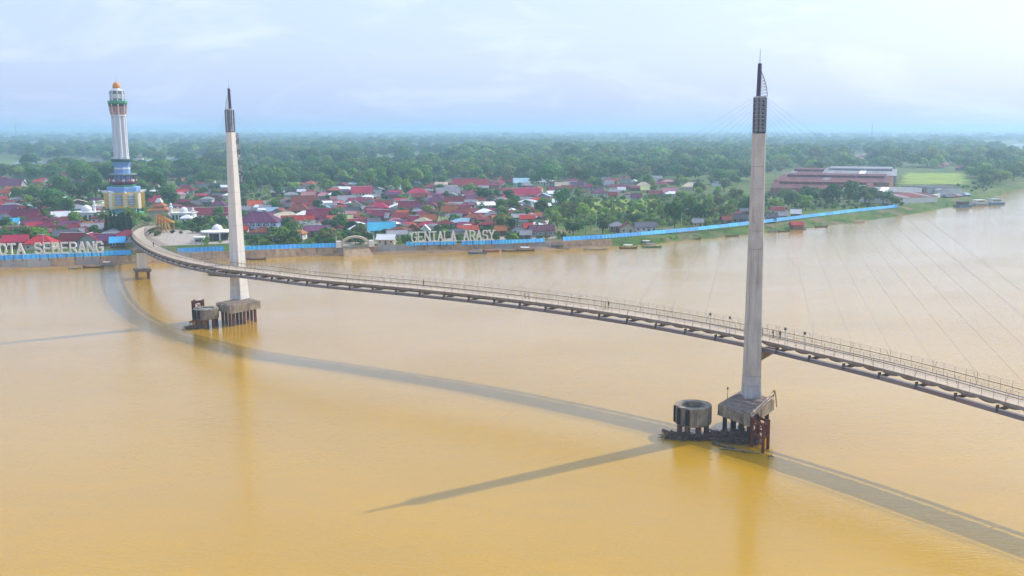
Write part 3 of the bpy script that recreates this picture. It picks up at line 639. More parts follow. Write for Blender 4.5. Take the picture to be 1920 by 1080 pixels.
# irregular mud left at the foot of the wall
M['mud'] = mat('mud', (0.26, 0.165, 0.085), 0.7, (0.16, 0.10, 0.06), 0.5, .9, .6, 1.5)
b = MB(); vs = []; QQ = resample(Q, 1.6)
for i, p in enumerate(QQ):
    d = (QQ[min(i + 1, len(QQ) - 1)] - QQ[max(i - 1, 0)]).normalized(); nn = Vector((d.y, -d.x, 0)); w = max(.15, 2.0 + 3.2 * noise_at(p.x * .06, p.y * .06) + 1.2 * noise_at(p.x * .4, p.y * .4)); h = .25 + .22 * w
    vs += [p + nn * w + Vector((0, 0, -.15)), p + nn * w * .45 + Vector((0, 0, h * .45)), p - nn * 1.2 + Vector((0, 0, h))]
b.add(vs, [f for i in range(len(QQ) - 1) for f in ((i * 3, i * 3 + 3, i * 3 + 4, i * 3 + 1), (i * 3 + 1, i * 3 + 4, i * 3 + 5, i * 3 + 2))]); struct(b.build('mud_bank', M['mud'], smooth=True))
# bright blue sheet fences on the bank
def blue_fence(label, pts, h, step=7.0, lean=0.9):
    P_ = resample(polyline(pts, LAND), step); T = thing('blue_sheet_fence', label, 'fence', P_[0], 0, 'bright blue sheet fences along the bank'); o = P_[0]
    for i in range(len(P_) - 1):
        a, c = P_[i] - o, P_[i + 1] - o; d = (c - a).normalized(); nn = Vector((-d.y, d.x, 0)); a = a + d * .05; c = c - d * .05; hh = h * rd.uniform(.95, 1.05)
        b = MB(); k = nn * lean; t_ = Vector((0, 0, hh)); th = nn * .08; N = 8; vs = []
        for q in range(N + 1):
            p = a.lerp(c, q / N); zz = nn * (.07 if q % 2 else -.07); vs += [p + zz + Vector((0, 0, .15)), p + zz + k + t_, p + zz + th + k + t_, p + zz + th + Vector((0, 0, .15))]
        b.add(vs, [(q * 4 + j, q * 4 + (j + 1) % 4, q * 4 + 4 + (j + 1) % 4, q * 4 + 4 + j) for q in range(N) for j in range(4)] + [(3, 2, 1, 0), (N * 4, N * 4 + 1, N * 4 + 2, N * 4 + 3)])
        b.build('sheet_panel', M['blue_sheet'], T)
        b = MB(); b.beam(a + nn * .3, a + nn * .3 + k * .9 + t_ * .97, .12); b.build('post', M['timber_dark'], T)
blue_fence('bright blue sheet fence below the KOTA SEBERANG letters', [(-260, 497), (-100, 493), (0, 488), (120, 483), (246, 478)], 2.2)
blue_fence('short bright blue sheet fence behind the bridge, left of left pylon', [(333, 474), (420, 471)], 2.1)
blue_fence('bright blue sheet fence between left pylon and arch gate', [(458, 470), (560, 466), (636, 464)], 2.0)
blue_fence('bright blue sheet fence below the GENTALA letters', [(762, 461), (856, 459)], 1.9)
blue_fence('bright blue sheet fence below the ARASY letters', [(866, 460), (960, 457), (1022, 454)], 1.9)
blue_fence('long bright blue sheet fence running right along the grassy bank', [(1056, 452), (1130, 448), (1250, 438), (1330, 430), (1420, 420), (1510, 409), (1600, 398), (1684, 389)], 2.0, 9.0)

STROKES = {'A': [[(0, 0), (.5, 1), (1, 0)], [(.2, .36), (.8, .36)]], 'B': [[(0, 0), (0, 1), (.75, 1), (.95, .88), (.95, .64), (.75, .52), (0, .52)], [(.75, .52), (1, .4), (1, .12), (.78, 0), (0, 0)]],
           'E': [[(.95, 1), (0, 1), (0, 0), (.95, 0)], [(0, .5), (.75, .5)]], 'G': [[(1, .8), (.8, 1), (.25, 1), (0, .75), (0, .25), (.25, 0), (.8, 0), (1, .2), (1, .46), (.6, .46)]],
           'K': [[(0, 0), (0, 1)], [(.95, 1), (0, .42)], [(.3, .6), (1, 0)]], 'L': [[(0, 1), (0, 0), (.85, 0)]], 'N': [[(0, 0), (0, 1), (1, 0), (1, 1)]],
           'O': [[(.25, 0), (0, .25), (0, .75), (.25, 1), (.75, 1), (1, .75), (1, .25), (.75, 0), (.25, 0)]], 'R': [[(0, 0), (0, 1), (.75, 1), (.95, .85), (.95, .62), (.75, .48), (0, .48)], [(.5, .48), (1, 0)]],
           'S': [[(.95, .82), (.75, 1), (.2, 1), (.02, .86), (.02, .64), (.2, .53), (.78, .47), (.97, .34), (.97, .14), (.78, 0), (.2, 0), (0, .17)]], 'T': [[(0, 1), (1, 1)], [(.5, 1), (.5, 0)]], 'Y': [[(0, 1), (.5, .5), (1, 1)], [(.5, .5), (.5, 0)]]}
SERIF = {'A': [(0, 0), (1, 0)], 'E': [(0, 0), (0, 1)], 'N': [(0, 0), (0, 1), (1, 1)], 'T': [(.5, 0)], 'L': [(0, 0), (0, 1)], 'R': [(0, 0), (0, 1), (1, 0)], 'Y': [(0, 1), (1, 1), (.5, 0)], 'G': [], 'S': []}
def letters(label, text, u0, v0, u1, v1, hpx, wst, serif, zb, depth=0.5):
    a, c = G(u0, v0, zb), G(u1, v1, zb); o = a.lerp(c, .5); d = (c - a); W_ = d.length; d.normalize(); D = o.length; h = hpx * D / F
    T = thing('letter_sign', label, 'sign', (o.x, o.y, zb), atan2(d.y, d.x)); n = len(text); cw = W_ / n; x = -W_ / 2
    for i, ch in enumerate(text):
        x0 = x + cw * i + cw * .13; lw = cw * .72
        if ch != ' ':
            b = MB()
            for li, st in enumerate(STROKES[ch]):
                for j in range(len(st) - 1):
                    p, q = Vector((x0 + st[j][0] * lw, 0, st[j][1] * h)), Vector((x0 + st[j + 1][0] * lw, 0, st[j + 1][1] * h)); dd = (q - p).normalized()
                    ww = wst * ((.84 if ch in 'BSER' else 1) if not serif else (1.25 if abs(dd.z) > .5 else .75)); ex = dd * ww * .42
                    b.beam(p - ex, q + ex, depth + .004 * (j + 7 * li), ww)
            if serif:
                for sx, sz in SERIF.get(ch, []):
                    b.box(x0 + sx * lw, 0, sz * h + (-.02 if sz else .02), wst * 2.5, depth + .08, wst * .6)
            b.build('letter_' + ch.lower(), M['sign_white'], T)
            b = MB(); b.beam((x0 + lw * .5, .5, -zb + LAND), (x0 + lw * .5, .5, h * .5), .14); b.beam((x0 + lw * .5, 1.8, -zb + LAND), (x0 + lw * .5, .5, h * .5), .1); b.build('prop', M['timber_dark'], T)
    b = MB(); b.box(0, .1, -.22, W_, .22, .2); b.build('sill_rail', M['white'], T)
    return T
letters('large white sans-serif letters reading KOTA SEBERANG above the left bank', 'KOTA SEBERANG', -19, 477.5, 195, 472, 16.5, .80, False, 6.8)
letters('large white serif letters reading GENTALA ARASY on the middle bank', 'GENTALA ARASY', 771, 453.5, 928, 449, 17.5, .56, True, 6.3)

# ------------------------------------------------------------------ houses
RM = {'crimson': roof_mat('roof_crimson', (0.40, 0.025, 0.05)), 'red': roof_mat('roof_red', (0.45, 0.05, 0.035)), 'maroon': roof_mat('roof_maroon', (0.19, 0.022, 0.045), rust=.35), 'purple': roof_mat('roof_purple', (0.14, 0.04, 0.10)),
      'orange': roof_mat('roof_orange', (0.42, 0.13, 0.05)), 'rust': roof_mat('roof_rust', (0.20, 0.05, 0.035), rust=.5), 'grey': roof_mat('roof_grey', (0.26, 0.26, 0.29)), 'slate': roof_mat('roof_slate', (0.09, 0.10, 0.125)), 'white': roof_mat('roof_white', (0.76, 0.78, 0.80), (0.58, 0.58, 0.60), rust=.12),
      'blue': roof_mat('roof_blue', (0.08, 0.44, 0.74), rust=.05), 'teal': roof_mat('roof_teal', (0.14, 0.36, 0.36), rust=.2), 'cream': roof_mat('roof_cream', (0.55, 0.46, 0.34)), 'pink': roof_mat('roof_pink', (0.40, 0.19, 0.20)), 'pale blue': roof_mat('roof_pale_blue', (0.34, 0.52, 0.62), rust=.15), 'dark maroon': roof_mat('roof_dark_maroon', (0.10, 0.018, 0.03), (0.17, 0.05, 0.045), rust=.4), 'lime': roof_mat('roof_lime', (0.45, 0.50, 0.20), rust=.1)}
WM = {'white': mat('wall_white', (0.68, 0.68, 0.66), .8, (0.5, .48, .45), .4, .6), 'cream': mat('wall_cream', (0.60, 0.52, 0.38), .8), 'grey': mat('wall_grey', (0.36, 0.36, 0.36), .85), 'timber': mat('wall_timber', (0.15, 0.10, 0.07), .85, stretch=(6, 6, 1)),
      'green': mat('wall_green', (0.26, 0.46, 0.38), .8), 'blue': mat('wall_blue', (0.24, 0.34, 0.55), .8), 'yellow': mat('wall_yellow', (0.62, 0.45, 0.12), .8), 'brick': mat('wall_brick', (0.28, 0.12, 0.08), .9)}
OCC = []                                                # occupied circles
win_me = {}; DIM = {}
def box_mesh(name, sx, sy, sz, m):
    key = (name, round(sx, 1), round(sy, 2), round(sz, 1), m.name)
    if key not in win_me:
        b = MB(); b.box(0, 0, 0, round(sx, 1), sy, round(sz, 1)); win_me[key] = b.mesh(name, m)
    return win_me[key]
def make_house(p, w, d, hw, rise, roof, rtype, wall, yaw, windows=True, label=None, storeys=1, group='houses of the riverside town'):
    T = thing('house', label, 'house', (p.x, p.y, LAND), yaw, group)
    b = MB(); b.box(0, 0, hw / 2, w, d, hw)
    if rtype == 'g': b.add([(-w / 2, -d / 2, hw), (-w / 2, d / 2, hw), (-w / 2, 0, hw + rise * .96), (w / 2, -d / 2, hw), (w / 2, d / 2, hw), (w / 2, 0, hw + rise * .96)], [(0, 2, 1), (3, 4, 5)])
    if rtype == 't': b.add([(-w / 2, -d / 2, hw), (w / 2, -d / 2, hw), (0, -d / 2, hw + rise * .96), (-w / 2, d / 2, hw), (w / 2, d / 2, hw), (0, d / 2, hw + rise * .96)], [(0, 1, 2), (3, 5, 4)])
    b.build('wall', WM[wall], T)
    ov = .7; b = MB(); th = .16
    if rtype in 'gt':
        W2, D2 = (w / 2 + ov, d / 2 + ov) if rtype == 'g' else (d / 2 + ov, w / 2 + ov); sl = rise / (D2 - ov) if D2 > ov else .5; ze = hw - ov * sl
        vs = []
        for x in (-W2, W2): vs += [(x, -D2, ze), (x, 0, hw + rise), (x, D2, ze), (x, D2, ze + th), (x, 0, hw + rise + th), (x, -D2, ze + th)]
        if rtype == 't': vs = [(-y, x, z) for x, y, z in vs]
        b.add(vs, [(0, 1, 7, 6), (1, 2, 8, 7), (2, 3, 9, 8), (3, 4, 10, 9), (4, 5, 11, 10), (5, 0, 6, 11), (0, 5, 4, 1), (1, 4, 3, 2), (6, 7, 10, 11), (7, 8, 9, 10)])
        ridge = ((-W2, 0), (W2, 0)) if rtype == 'g' else ((0, -W2), (0, W2))
    else:
        W2, D2 = w / 2 + ov, d / 2 + ov; rl = max(.3, W2 - D2 * .9); ze = hw - .12; z1 = hw + rise
        b.add([(-W2, -D2, ze), (W2, -D2, ze), (W2, D2, ze), (-W2, D2, ze), (-W2, -D2, ze + th), (W2, -D2, ze + th), (W2, D2, ze + th), (-W2, D2, ze + th), (-rl, 0, z1), (rl, 0, z1)],
              [(3, 2, 1, 0), (0, 1, 5, 4), (1, 2, 6, 5), (2, 3, 7, 6), (3, 0, 4, 7), (4, 5, 9, 8), (5, 6, 9), (6, 7, 8, 9), (7, 4, 8)])
        ridge = ((-rl, 0), (rl, 0))
    rf = b.build('roof', RM[roof], T)
    b = MB(); b.beam((*ridge[0], hw + rise + th * .6), (*ridge[1], hw + rise + th * .6), .35, .2); b.build('ridge_cap', M['white'] if roof in ('maroon', 'crimson') and rd.random() < .4 else RM[roof], rf)
    if windows:
        fh = hw / storeys
        for st in range(storeys):
            zc = st * fh + fh * .55; n = max(2, int(w / 2.6)); di = n // 2 if st == 0 else -1
            for i in range(n):
                x = -w / 2 + w * (i + .5) / n
                if i == di: put('door', box_mesh('door', 1.0, .12, 2.1, M['door']), T, (x, -d / 2 - .03, 1.07))
                else:
                    q = put('window', box_mesh('window', 1.3, .10, 1.3, M['white']), T, (x, -d / 2 - .01, zc)); put('pane', box_mesh('pane', 1.0, .10, 1.0, M['glass']), q, (0, -.03, 0))
            for sx in (-1, 1):
                q = put('window', box_mesh('window_side', .1, 1.3, 1.3, M['white']), T, (sx * (w / 2 + .01), 0, zc)); put('pane', box_mesh('pane_side', .1, 1.0, 1.0, M['glass']), q, (sx * .03, 0, 0))
    OCC.append((p.x, p.y, max(w, d) * .62 + .5)); DIM[T.name] = (w, d)
    return T
SHOREDIR = 0.14
ROOFW = {'g': 'gable-roofed', 't': 'gable-fronted', 'h': 'hip-roofed'}
def traced(u0, u1, vt, vr, roof, rtype='g', wall='white', hw=3.0, storeys=1, yaw=None, label=None, dmax=13):
    um = (u0 + u1) / 2; hw = hw * storeys; p = G(um, vr, LAND + hw - .2); D = p.length
    w = max(3.5, (u1 - u0) * D / F - 1.2); d = max(5, min(dmax, w * .8)); dep = 54 / D
    rise = (vr - vt) * D / F - d / 2 * dep; rise = max(.9, min(d * .42, rise)); p = p + Vector((p.x / D, p.y / D, 0)) * (d / 2)
    yaw = (rd.uniform(-.18, .18) + (-atan2(p.x, p.y)) * .5) if yaw is None else yaw
    T = make_house(p, w, d, hw, rise, roof, rtype, wall, yaw, True, label, storeys)
    if not label: label_later(T, '%s-walled %s %s house' % (wall, roof.replace(' ', '-'), ROOFW[rtype]))
    return T
HS = [
 # u0,u1,vt,vr,roof,type,wall
 (465, 492, 370, 385, 'red', 'g', 'white'), (523, 543, 368, 377, 'red', 't', 'white'), (547, 595, 368, 383, 'rust', 'g', 'brick'), (538, 580, 378, 396, 'rust', 'h', 'brick'), (576, 617, 388, 408, 'maroon', 'g', 'timber'), (515, 563, 397, 411, 'cream', 'h', 'cream'),
 (529, 588, 405, 418, 'crimson', 'g', 'white'), (594, 617, 357, 368, 'pink', 'h', 'grey'), (598, 613, 345, 353, 'pink', 'g', 'white'), (572, 587, 333, 342, 'crimson', 'h', 'grey'), (558, 574, 353, 360, 'white', 'g', 'white'), (566, 592, 360, 367, 'pink', 'g', 'grey'),
 (660, 698, 350, 362, 'crimson', 'g', 'white'), (601, 623, 372, 393, 'teal', 't', 'green'), (634, 668, 367, 376, 'grey', 'g', 'white'), (648, 682, 376, 388, 'slate', 't', 'cream'), (693, 728, 373, 391, 'crimson', 'h', 'grey'), (662, 685, 395, 406, 'orange', 'h', 'cream'),
 (629, 646, 402, 413, 'teal', 't', 'green'), (646, 662, 401, 411, 'lime', 'g', 'yellow'), (698, 731, 393, 405, 'maroon', 'g', 'timber'), (690, 742, 417, 432, 'blue', 'g', 'white'), (707, 742, 440, 449, 'white', 'g', 'cream'),
 (742, 790, 335, 343, 'pale blue', 't', 'green'), (762, 804, 353, 363, 'crimson', 'h', 'white'), (817, 862, 352, 363, 'grey', 'g', 'grey'), (850, 917, 333, 347, 'red', 'g', 'cream'), (938, 963, 333, 340, 'crimson', 'g', 'grey'), (962, 993, 334, 343, 'pale blue', 'g', 'white'), (1002, 1038, 331, 342, 'white', 'h', 'white'),
 (943, 1015, 353, 366, 'crimson', 'g', 'white'), (800, 837, 366, 379, 'purple', 'h', 'grey'), (833, 870, 367, 381, 'maroon', 'g', 'timber'), (828, 862, 386, 397, 'orange', 'g', 'cream'), (787, 820, 400, 413, 'orange', 'g', 'timber'), (748, 790, 376, 392, 'maroon', 'g', 'grey'),
 (870, 889, 393, 407, 'red', 't', 'white'), (880, 896, 391, 396, 'white', 'g', 'white'), (760, 787, 417, 428, 'orange', 't', 'brick'), (788, 807, 420, 431, 'white', 't', 'white'), (908, 935, 392, 405, 'grey', 'h', 'grey'), (927, 951, 422, 432, 'orange', 'g', 'timber'), (983, 1007, 396, 408, 'grey', 't', 'timber'),
 (980, 1000, 418, 427, 'red', 'g', 'grey'), (975, 998, 432, 440, 'grey', 'g', 'timber'), (768, 800, 405, 413, 'maroon', 'g', 'timber'), (822, 842, 405, 415, 'lime', 'g', 'green'),
 (1070, 1095, 338, 350, 'purple', 'g', 'grey'), (1093, 1117, 338, 352, 'maroon', 'h', 'grey'), (1122, 1152, 338, 347, 'grey', 'g', 'grey'), (1108, 1140, 352, 363, 'purple', 'h', 'white'), (1140, 1158, 352, 366, 'maroon', 'g', 'timber'), (1157, 1173, 350, 356, 'white', 'g', 'grey'), (1193, 1219, 341, 349, 'cream', 'h', 'cream'), (1200, 1223, 349, 356, 'lime', 'g', 'yellow'),
 (1278, 1317, 342, 351, 'cream', 'h', 'cream'), (1182, 1203, 361, 370, 'purple', 'g', 'grey'), (1215, 1242, 357, 364, 'maroon', 'g', 'grey'), (1240, 1270, 352, 361, 'pink', 'g', 'grey'), (1040, 1066, 342, 350, 'cream', 'g', 'white'), (1026, 1050, 350, 358, 'maroon', 'g', 'grey'),
 (1142, 1170, 412, 425, 'grey', 'h', 'timber'), (1160, 1190, 414, 428, 'maroon', 't', 'cream'), (1189, 1232, 417, 426, 'slate', 'g', 'white'), (1298, 1320, 410, 417, 'grey', 'g', 'yellow'),
 (1352, 1372, 404, 412, 'rust', 'g', 'timber'), (1376, 1402, 401, 410, 'slate', 'g', 'timber'), (1434, 1456, 398, 407, 'slate', 'g', 'grey'), (1458, 1476, 396, 404, 'grey', 'g', 'grey'), (1482, 1502, 393, 400, 'white', 'g', 'timber'),
 (0, 40, 334, 348, 'purple', 'g', 'grey'), (14, 44, 339, 345, 'white', 'g', 'white'), (63, 80, 336, 342, 'red', 'h', 'grey'), (100, 126, 320, 332, 'maroon', 'g', 'grey'), (14, 38, 349, 358, 'orange', 'g', 'cream'), (40, 62, 353, 363, 'pink', 'g', 'white'), (0, 18, 352, 362, 'orange', 'g', 'cream'), (62, 88, 358, 367, 'cream', 't', 'white'),
 (0, 31, 382, 397, 'purple', 'g', 'grey'), (28, 73, 394, 408, 'maroon', 'g', 'brick'), (0, 34, 411, 422, 'blue', 'g', 'white'), (72, 98, 410, 422, 'maroon', 'h', 'timber'), (169, 192, 373, 388, 'red', 'h', 'white'), (55, 102, 443, 458, 'crimson', 'h', 'cream'), (118, 158, 438, 452, 'maroon', 'g', 'timber'), (150, 188, 434, 452, 'maroon', 't', 'grey'),
 (180, 212, 430, 451, 'purple', 'g', 'timber'), (157, 192, 420, 430, 'grey', 'g', 'grey'), (135, 157, 427, 437, 'grey', 'g', 'white'), (208, 234, 444, 454, 'blue', 'g', 'timber'), (126, 156, 418, 430, 'maroon', 'h', 'timber'), (100, 130, 398, 407, 'white', 'g', 'white'), (20, 50, 425, 436, 'maroon', 'g', 'timber'),
 (345, 378, 390, 401, 'grey', 'g', 'white'), (363, 425, 390, 402, 'maroon', 'g', 'white'), (395, 424, 372, 386, 'purple', 'h', 'grey'), (330, 345, 330, 339, 'orange', 'g', 'grey'), (376, 402, 333, 341, 'crimson', 'g', 'white'), (335, 366, 348, 357, 'rust', 'h', 'grey'), (280, 318, 366, 377, 'crimson', 'g', 'white'), (262, 276, 327, 333, 'crimson', 'g', 'grey'), (452, 466, 420, 432, 'red', 'g', 'white'),
 (1035, 1050, 372, 379, 'white', 'g', 'grey'), (340, 360, 400, 410, 'white', 'h', 'white'), (448, 470, 384, 394, 'grey', 'g', 'white'), (487, 508, 382, 392, 'grey', 'g', 'white'), (500, 522, 388, 396, 'pale blue', 'g', 'white'), (619, 636, 365, 374, 'pink', 'g', 'grey'), (722, 748, 398, 408, 'grey', 'g', 'grey')]
for h in HS: traced(*h)
# two-storey house with blue and white galleries
T = traced(448, 524, 398, 418, 'purple', 'h', 'blue', 3.1, 2, yaw=0.10, label='two-storey blue house with white galleries and purple hip roof by left pylon', dmax=15)
p = T.location; w_ = 16.0
hb = Vector((*DIM[T.name], 6.2))
for st in (0, 1):
    for k in range(7):
        x = -hb.x / 2 + hb.x * k / 6; b = MB(); b.box(x, -hb.y / 2 - 1.3, 3.1 * st + 1.5, .22, .22, 3.1); b.build('gallery_post', M['white'], T)
    b = MB(); b.box(0, -hb.y / 2 - .75, 3.1 * st + .06, hb.x, 1.4, .16); b.build('gallery_floor', M['white'], T)
    b = MB(); b.box(0, -hb.y / 2 - 1.3, 3.1 * st + 1.0, hb.x, .08, .12); b.box(0, -hb.y / 2 - 1.3, 3.1 * st + .6, hb.x, .06, .08); b.build('gallery_rail', M['white'], T)
def free(x, y, r):
    return all((x - a) ** 2 + (y - b) ** 2 > (r + c) ** 2 for a, b, c in OCC)
# ------------------------------------------------------------------ clock tower
def octa(r, rot=pi / 8): return [(r * cos(rot + k * pi / 4), r * sin(rot + k * pi / 4)) for k in range(8)]
CT = G(236, 407, LAND)
TWR = thing('clock_tower', 'tall white fluted clock tower with orange dome and blue and yellow base', 'tower', (CT.x, CT.y, LAND), radians(4))
OCC.append((CT.x, CT.y, 20))
k_ = 0.3225; top_z = at_y(217, 153, CT.y).z - LAND
def tz(v): return top_z - (v - 153) * (top_z - 0.5) / (408 - 153)
def tpart(name, m, prof, n=8, rot=pi / 8):
    b = MB(); b.lathe([(r, z) for r, z in prof], n, rot=rot); return b.build(name, m, TWR)
def tv(v): return tz(v)
tpart('base_plinth', M['t_green'], [(11, 0), (11, tv(400)), (9.5, tv(398))])
tpart('blue_drum', M['t_blue_light'], [(8.2, tv(399)), (8.2, tv(388))])
for k in range(8):
    a = pi / 8 + k * pi / 4; b = MB(); b.tube((cos(a) * 10, sin(a) * 10, tv(400)), (cos(a) * 10, sin(a) * 10, tv(390)), .6, .6, 8); b.build('column', M['t_green_dark'], TWR)
tpart('yellow_hall', M['t_yellow'], [(9.6, tv(391)), (9.6, tv(361))])
for k in range(8):
    a = k * pi / 4; b = MB(); b.box(cos(a) * 9.1, sin(a) * 9.1, tv(375), .5, 3.0, tz(365) - tz(385), a); b.build('tall_window', M['t_blue'], TWR)
    for q in range(4):
        b = MB(); b.box(cos(a) * 9.15, sin(a) * 9.15, tv(367 + q * 5), .62, 3.4, .3, a); b.build('window_bar', M['t_cream'], TWR)
    a = pi / 8 + k * pi / 4; b = MB(); b.box(cos(a) * 10.4, sin(a) * 10.4, tv(377), 2.6, 2.6, tz(362) - tz(392), a); pz = b.build('corner_pilaster', M['t_cream'] if k % 2 else M['t_yellow'], TWR)
    for q in range(5):
        b = MB(); b.box(cos(a) * 11.6, sin(a) * 11.6, tv(366 + q * 5), .5, 1.5, .9, a); b.build('pilaster_boss', M['white'], pz)
    b = MB(); b.add([(cos(a) * 9.4 - sin(a) * 1.3, sin(a) * 9.4 + cos(a) * 1.3, tv(362)), (cos(a) * 9.4 + sin(a) * 1.3, sin(a) * 9.4 - cos(a) * 1.3, tv(362)), (cos(a) * 13.4, sin(a) * 13.4, tv(357)), (cos(a) * 12.0, sin(a) * 12.0, tv(362.5)), (cos(a) * 9.4, sin(a) * 9.4, tv(357.5))],
                    [(0, 1, 3), (0, 4, 1), (0, 3, 2), (1, 2, 3), (0, 2, 4), (1, 4, 2)]); b.build('horn', M['white'], TWR)
tpart('blue_band', M['t_blue'], [(9.6, tv(361)), (9.9, tv(353)), (9.4, tv(352))])
tpart('turquoise_rim', M['t_blue_light'], [(9.6, tv(352)), (9.6, tv(350.5))])
tpart('green_collar', M['t_green'], [(6.8, tv(350.5)), (7.4, tv(347))])
tpart('gallery_floor', M['t_maroon'], [(6.2, tv(347.5)), (8.0, tv(343)), (8.2, tv(341))])
for k in range(16):
    a = k * pi / 8; b = MB(); b.box(cos(a) * 7.9, sin(a) * 7.9, tv(338.3), .35, 1.5, 1.2, a); b.build('gallery_panel', M['white'] if k % 2 else M['t_red'], TWR)
    b = MB(); b.box(cos(a + .19) * 7.2, sin(a + .19) * 7.2, tv(334), .35, .35, tz(328) - tz(341), a); b.build('gallery_post', M['t_maroon'], TWR)
tpart('gallery_core', M['t_blue'], [(5.0, tv(341)), (5.0, tv(327))])
tpart('gallery_roof', M['t_grey'], [(8.2, tv(328)), (8.0, tv(326.4)), (5.2, tv(325))])
tpart('blue_flare', M['t_blue'], [(4.6, tv(326)), (4.5, tv(312)), (5.7, tv(303))])
tpart('white_belt', M['t_white'], [(4.75, tv(317.5)), (4.75, tv(314.5))])
tpart('green_belt', M['t_green_dark'], [(5.9, tv(303.5)), (6.2, tv(300.5)), (6.0, tv(298))])
tpart('shaft', M['t_white'], [(3.6, tv(298)), (3.5, tv(216))])
for k in range(8):
    a = pi / 8 + k * pi / 4; b = MB(); b.tube((cos(a) * 3.5, sin(a) * 3.5, tv(298)), (cos(a) * 3.35, sin(a) * 3.35, tv(216)), .9, .85, 12); b.build('flute', M['t_white'], TWR, smooth=False)
    b = MB(); b.box(cos(a) * 4.4, sin(a) * 4.4, tv(296), 1.2, 1.6, tz(293) - tz(298), a); b.build('flute_foot', M['white'], TWR)
tpart('white_string', M['white'], [(4.6, tv(217)), (4.6, tv(214.5))])
tpart('louvre_storey', M['t_red'], [(4.2, tv(214.5)), (4.5, tv(199))])
for k in range(8):
    a = pi / 8 + k * pi / 4; b = MB(); b.tube((cos(a) * 4.3, sin(a) * 4.3, tv(215)), (cos(a) * 5.2, sin(a) * 5.2, tv(195)), .42, .42, 6); b.build('corner_rib', M['t_pinkwhite'], TWR)
    a = k * pi / 4
    for q in (-1, 0, 1):
        b = MB(); b.beam((cos(a) * 4.0 - sin(a) * q * .85, sin(a) * 4.0 + cos(a) * q * .85, tv(214)), (cos(a) * 4.3 - sin(a) * q * .95, sin(a) * 4.3 + cos(a) * q * .95, tv(200)), .2); b.build('louvre_bar', M['t_pinkwhite'], TWR)
tpart('corbel_ring', M['t_green_dark'], [(4.5, tv(199)), (5.4, tv(194))])
tpart('green_gallery', M['t_green'], [(5.5, tv(194)), (5.7, tv(192)), (5.7, tv(189)), (5.2, tv(188.5))])
tpart('clock_chamber', M['t_grey'], [(3.9, tv(189)), (3.9, tv(172)), (3.2, tv(169.5))])
for k in range(8):
    a = pi / 8 + k * pi / 4; b = MB(); b.box(cos(a) * 4.0, sin(a) * 4.0, tv(180), .75, .75, tz(170.5) - tz(189), a); b.build('chamber_pier', M['t_white'], TWR)
    a = k * pi / 4; ct = Vector((cos(a), sin(a), 0)); b = MB(); n = 20; R_ = 1.5; e = Vector((-sin(a), cos(a), 0)); cz = tv(180.5)
    def disc(name, r, o0, o1, m, par):
        b = MB(); vs = [ct * o + e * (cos(2 * pi * i / n) * r) + Vector((0, 0, cz + sin(2 * pi * i / n) * r)) for o in (o0, o1) for i in range(n)]
        b.add(vs, [tuple(range(n)), tuple(range(2 * n - 1, n - 1, -1))] + [(i, n + i, n + (i + 1) % n, (i + 1) % n) for i in range(n)]); return b.build(name, m, par)
    fc = disc('clock_face', R_, 3.5, 3.72, M['white'], TWR); disc('clock_rim', R_ * 1.13, 3.4, 3.66, M['t_green_dark'], fc)
    for ang_, L_, w__ in ((2.2, .95, .16), (-.6, .65, .2)):
        b = MB(); b.beam(ct * 3.8 + Vector((0, 0, cz)), ct * 3.8 + e * (sin(ang_) * L_) + Vector((0, 0, cz + cos(ang_) * L_)), w__, .06); b.build('clock_hand', M['fender'], fc)
tpart('chamber_roof', M['t_white'], [(3.9, tv(170)), (3.3, tv(168.5)), (2.6, tv(168))])
tpart('dome_neck', M['white'], [(2.2, tv(168)), (2.1, tv(164.5))], 16)
dm = [(2.3 * cos(t * pi / 2) ** .8, tv(164.6) + (tz(154) - tz(164.6)) * sin(t * pi / 2)) for t in [i / 8 for i in range(8)]] + [(.12, tv(153))]
b = MB(); b.lathe([(2.1, tv(165))] + dm, 20); b.build('dome', M['orange'], TWR, smooth=True)
b = MB(); b.tube((0, 0, tv(153)), (0, 0, tv(141)), .12, .04, 6); b.build('finial', M['steel_light'], TWR)

# ------------------------------------------------------------------ mosques, pavilion, gate, gilded gateway, lattice mast
def dome(b, x, y, z, r, n=18, k=1.0):
    b.lathe([(r * cos(t), z + r * k * sin(t)) for t in [i * pi / 2 / 7 for i in range(7)]] + [(.05, z + r * k * 1.06)], n, x, y)
def mosque(label, u, v, w, d, h, r, mins):
    p = G(u, v); T = thing('mosque', label, 'mosque', (p.x, p.y, LAND), .05); OCC.append((p.x, p.y, max(w, d) * .6))
    b = MB(); b.box(0, 0, h / 2, w, d, h); b.build('wall', M['white'], T)
    b = MB(); b.box(0, 0, h + .2, w + 1.6, d + 1.6, .4); b.build('flat_roof', M['white'], T)
    for i in range(6):
        x = -w / 2 + w * (i + .5) / 6; b = MB(); b.box(x, -d / 2 - .02, h * .45, w / 9, .1, h * .6); b.build('arched_opening', M['t_green_dark'], T)
    b = MB(); b.lathe([(r * .95, h + .4), (r * .95, h + 1.4)], 18); b.build('drum', M['white'], T)
    b = MB(); dome(b, 0, 0, h + 1.4, r); b.build('dome', M['white'], T, smooth=True)
    for mx_, my_, mh in mins:
        b = MB(); b.lathe([(.9, 0), (.8, mh * .7), (1.3, mh * .72), (1.3, mh * .76), (.7, mh * .78), (.65, mh * .88), (.9, mh * .9), (.05, mh)], 10, mx_, my_); b.build('minaret', M['white'], T)
mosque('small white mosque with single dome left of the clock tower', 164, 415, 17, 11, 5.5, 3.0, [(5.5, -2, 13)])
mosque('white mosque with two domed minarets right of the clock tower', 346, 413, 12, 9, 4.5, 2.2, [(-7, -2, 11), (6, -2, 8)])
